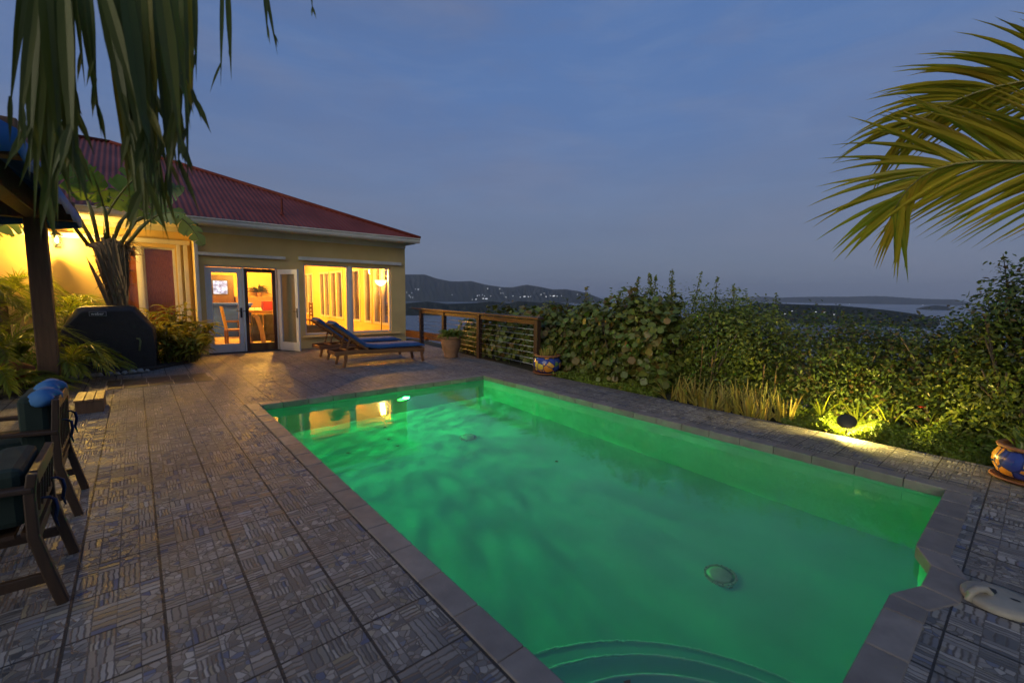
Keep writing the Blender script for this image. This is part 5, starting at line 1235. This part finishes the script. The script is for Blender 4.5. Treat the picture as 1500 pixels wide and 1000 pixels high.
# coconut palm on the left whose fronds hang over the camera
cp = thing('coconut_palm', 'coconut palm at the left whose near fronds hang down out of focus over the picture', 'palm', (-1.7,-0.5,0))
MB().tube([(-1.75,-0.6,0.0),(-1.72,-0.5,1.2),(-1.6,-0.3,2.2),(-1.5,-0.1,2.65)], [0.17,0.13,0.11,0.12], 12).build('trunk', mat['bark'], cp, smooth=True)
def hang(path, spec, w, stalk_r=0.014):
    # frond overhead, its leaflets hanging straight down with split drooping tips
    P = [Vector(p) for p in path]; b = MB(); st = MB(); st.tube(P, [stalk_r*(1-.6*i/(len(P)-1)) for i in range(len(P))], 7)
    for (x, y, z, L, dx, ww) in spec:
        p = Vector((x,y,z)); d = Vector((dx, random.uniform(-.04,.04), -1)).normalized(); up = Vector((random.uniform(-.3,.3),-1,0.1))
        b.blade(p, d, up, L*.93, ww, 0.05, 6, 0.12, shape='palm', twist=random.uniform(-.5,.5))
        for q_ in range(random.choice((1,2,2,3))):
            pe = p + d*L*random.uniform(.55,.85); dd = (d + Vector((random.uniform(-.45,.45), random.uniform(-.3,.3), 0))).normalized()
            b.blade(pe, dd, up, L*random.uniform(.12,.30), ww*.55, 0.25, 4, 0.1, shape='palm', twist=random.uniform(-.8,.8))
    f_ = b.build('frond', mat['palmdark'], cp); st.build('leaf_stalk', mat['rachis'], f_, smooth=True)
def ray(px, py, y):                         # helper used once to lay out the hanging leaflets in the plane y
    v = RM @ Vector((px-750, 500-py, -655.377)); k = y/v.y; return v.x*k, 1.5+v.z*k
def hangspec(items, yy):
    out = []
    for (px0, px1, py1, ww) in items:
        for q_ in range(2 if ww > .052 else 1):
            y = yy+random.uniform(-.16,.16); f_ = random.uniform(.62,1.0) if q_ else 1.0
            xb, zb = ray(px1+random.uniform(-14,14)*q_, py1*f_, y); xt, zt = ray(px0+random.uniform(-10,10)*q_, -40, y); zt = max(zt, 2.3*y/1.7)
            out.append((xt, y, zt, math.hypot(zt-zb, xt-xb)*1.08, (xb-xt)/(zt-zb), max(ww*.60, .016)*random.uniform(.7,1.15)))
    return out
sp1 = hangspec([(45,10,170,.045),(55,20,230,.05),(60,62,300,.06),(72,78,325,.065),(80,82,330,.06),(88,100,300,.06),(95,105,240,.05),(100,112,220,.045),(50,42,260,.055),(66,50,330,.05),(84,120,300,.05),(105,125,130,.04),(112,150,205,.035),(128,142,130,.03),(64,90,260,.06),(92,70,290,.06)], 1.75)
hang([(-1.5,-0.1,2.7),(-1.0,0.8,2.95),(-0.4,1.5,2.75),(-0.05,1.8,2.55)], sp1, .05)
sp2 = hangspec([(140,205,220,.055),(150,210,270,.055),(160,205,330,.06),(175,215,345,.06),(190,212,300,.06),(200,225,330,.055),(212,240,350,.05),(220,262,260,.06),(232,268,230,.06),(245,280,190,.055),(255,285,160,.05),(262,262,260,.04),(270,275,300,.035),(278,283,150,.04),(285,288,120,.03),(205,218,300,.06),(185,235,310,.055),(170,196,250,.055),(226,250,290,.05),(240,256,240,.05),(150,190,200,.05),(214,230,240,.06)], 1.6)
hang([(-1.5,-0.1,2.72),(-0.9,0.7,3.0),(-0.1,1.4,2.8),(0.25,1.62,2.5)], sp2, .05)
for (spec_, xe) in (([(326,322,130,.022),(332,340,118,.016)],0.42),([(384,408,82,.020),(386,392,60,.018)],0.60),([(452,459,18,.014)],0.75)):
    sp3 = hangspec(spec_, 1.7); hang([(-1.5,-0.1,2.74),(-0.6,0.9,3.1),(xe-.35,1.55,2.78),(sp3[0][0],sp3[0][1],sp3[0][2])], sp3, .03)
# back fronds so the palm has a crown
for k, (dx, dy, dz) in enumerate(((-1.6,-.6,.2),(-1.2,-1.4,.4),(.3,-1.7,.3),(-1.5,.8,.1),(1.0,-1.3,.6))):
    b = MB(); st = MB(); x, y, z = -1.5,-.1,2.7; frond(b, st, [(x,y,z),(x+dx*.4,y+dy*.4,z+.6+dz),(x+dx*.8,y+dy*.8,z+.55+dz),(x+dx*1.2,y+dy*1.2,z+dz-.1)], 34, .6, .035, .2, 45, .7, .02)
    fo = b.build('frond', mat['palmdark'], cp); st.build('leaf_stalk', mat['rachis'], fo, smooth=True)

# palm on the right: crown just outside the frame, lit fronds arching in
K_ = 0.62
def near(p): return (p[0]*K_, p[1]*K_, 1.5+(p[2]-1.5)*K_)
rp = thing('palm_tree', 'palm at the right edge with arching yellow green fronds against the sky', 'palm', (4.45,-1.35,0))
MB().tube([(4.45,-1.40,0),(4.40,-1.33,0.6),(4.25,-1.15,1.4),(4.13,-1.06,1.96)], [0.14,0.12,0.10,0.10], 12).build('trunk', mat['bark'], rp, smooth=True)
def rfrond(path, n, L, w, **kw):
    b = MB(); st = MB(); frond(b, st, [near(p) for p in path], n, L, w, **kw); fo = b.build('frond', mat['palmleaf'], rp); st.build('leaf_stalk', mat['rachis'], fo, smooth=True)
rfrond([(6.65,-1.7,2.25),(6.2,-.7,2.55),(5.92,.2,2.68),(5.80,.60,2.77),(5.80,.88,2.72),(5.86,1.02,2.55),(5.95,1.08,2.38)], 62, 0.70, 0.036, lift=0.12, ang=52, droop=0.28, r0=0.020, t0=0.2, seg=6, jit=0.13, roll=-0.95)
rfrond([(6.65,-1.7,2.3),(6.5,-.9,3.0),(6.25,-.1,3.40),(6.1,.45,3.46),(6.0,.85,3.34),(5.98,1.05,3.18)], 54, 0.64, 0.034, lift=0.12, ang=50, droop=0.40, r0=0.018, t0=0.2, seg=6, jit=0.16, roll=-0.75)
rfrond([(6.65,-1.7,2.3),(6.0,-1.2,3.5),(5.6,-.7,4.3),(5.3,-.25,4.75)], 26, 0.5, 0.04, lift=0.2, ang=48, droop=0.5, seg=5)
rfrond([(6.65,-1.7,2.25),(6.9,-2.6,2.9),(7.1,-3.4,2.8),(7.2,-4.0,2.2)], 26, 0.6, 0.05, droop=.6)
rfrond([(6.65,-1.7,2.25),(7.5,-1.4,2.9),(8.3,-1.2,2.8),(8.8,-1.1,2.2)], 26, 0.6, 0.05, droop=.6)
rfrond([(6.65,-1.7,2.25),(7.0,-1.7,3.3),(7.4,-1.9,3.9),(7.8,-2.2,3.9)], 26, 0.6, 0.05, droop=.6)

# ------------------------------------------------------------------ render settings
S.view_settings.view_transform = 'Standard'; S.view_settings.look = 'None'; S.view_settings.exposure = 0.12; S.view_settings.gamma = 1.0
S.render.engine = 'CYCLES'
cy = S.cycles
cy.use_denoising = True
try: cy.denoiser = 'OPENIMAGEDENOISE'
except Exception: pass
cy.max_bounces = 10; cy.diffuse_bounces = 3; cy.glossy_bounces = 4; cy.transmission_bounces = 8; cy.transparent_max_bounces = 12; cy.volume_bounces = 0
cy.sample_clamp_indirect = 40.0; cy.caustics_reflective = False; cy.caustics_refractive = True
cy.use_light_tree = False
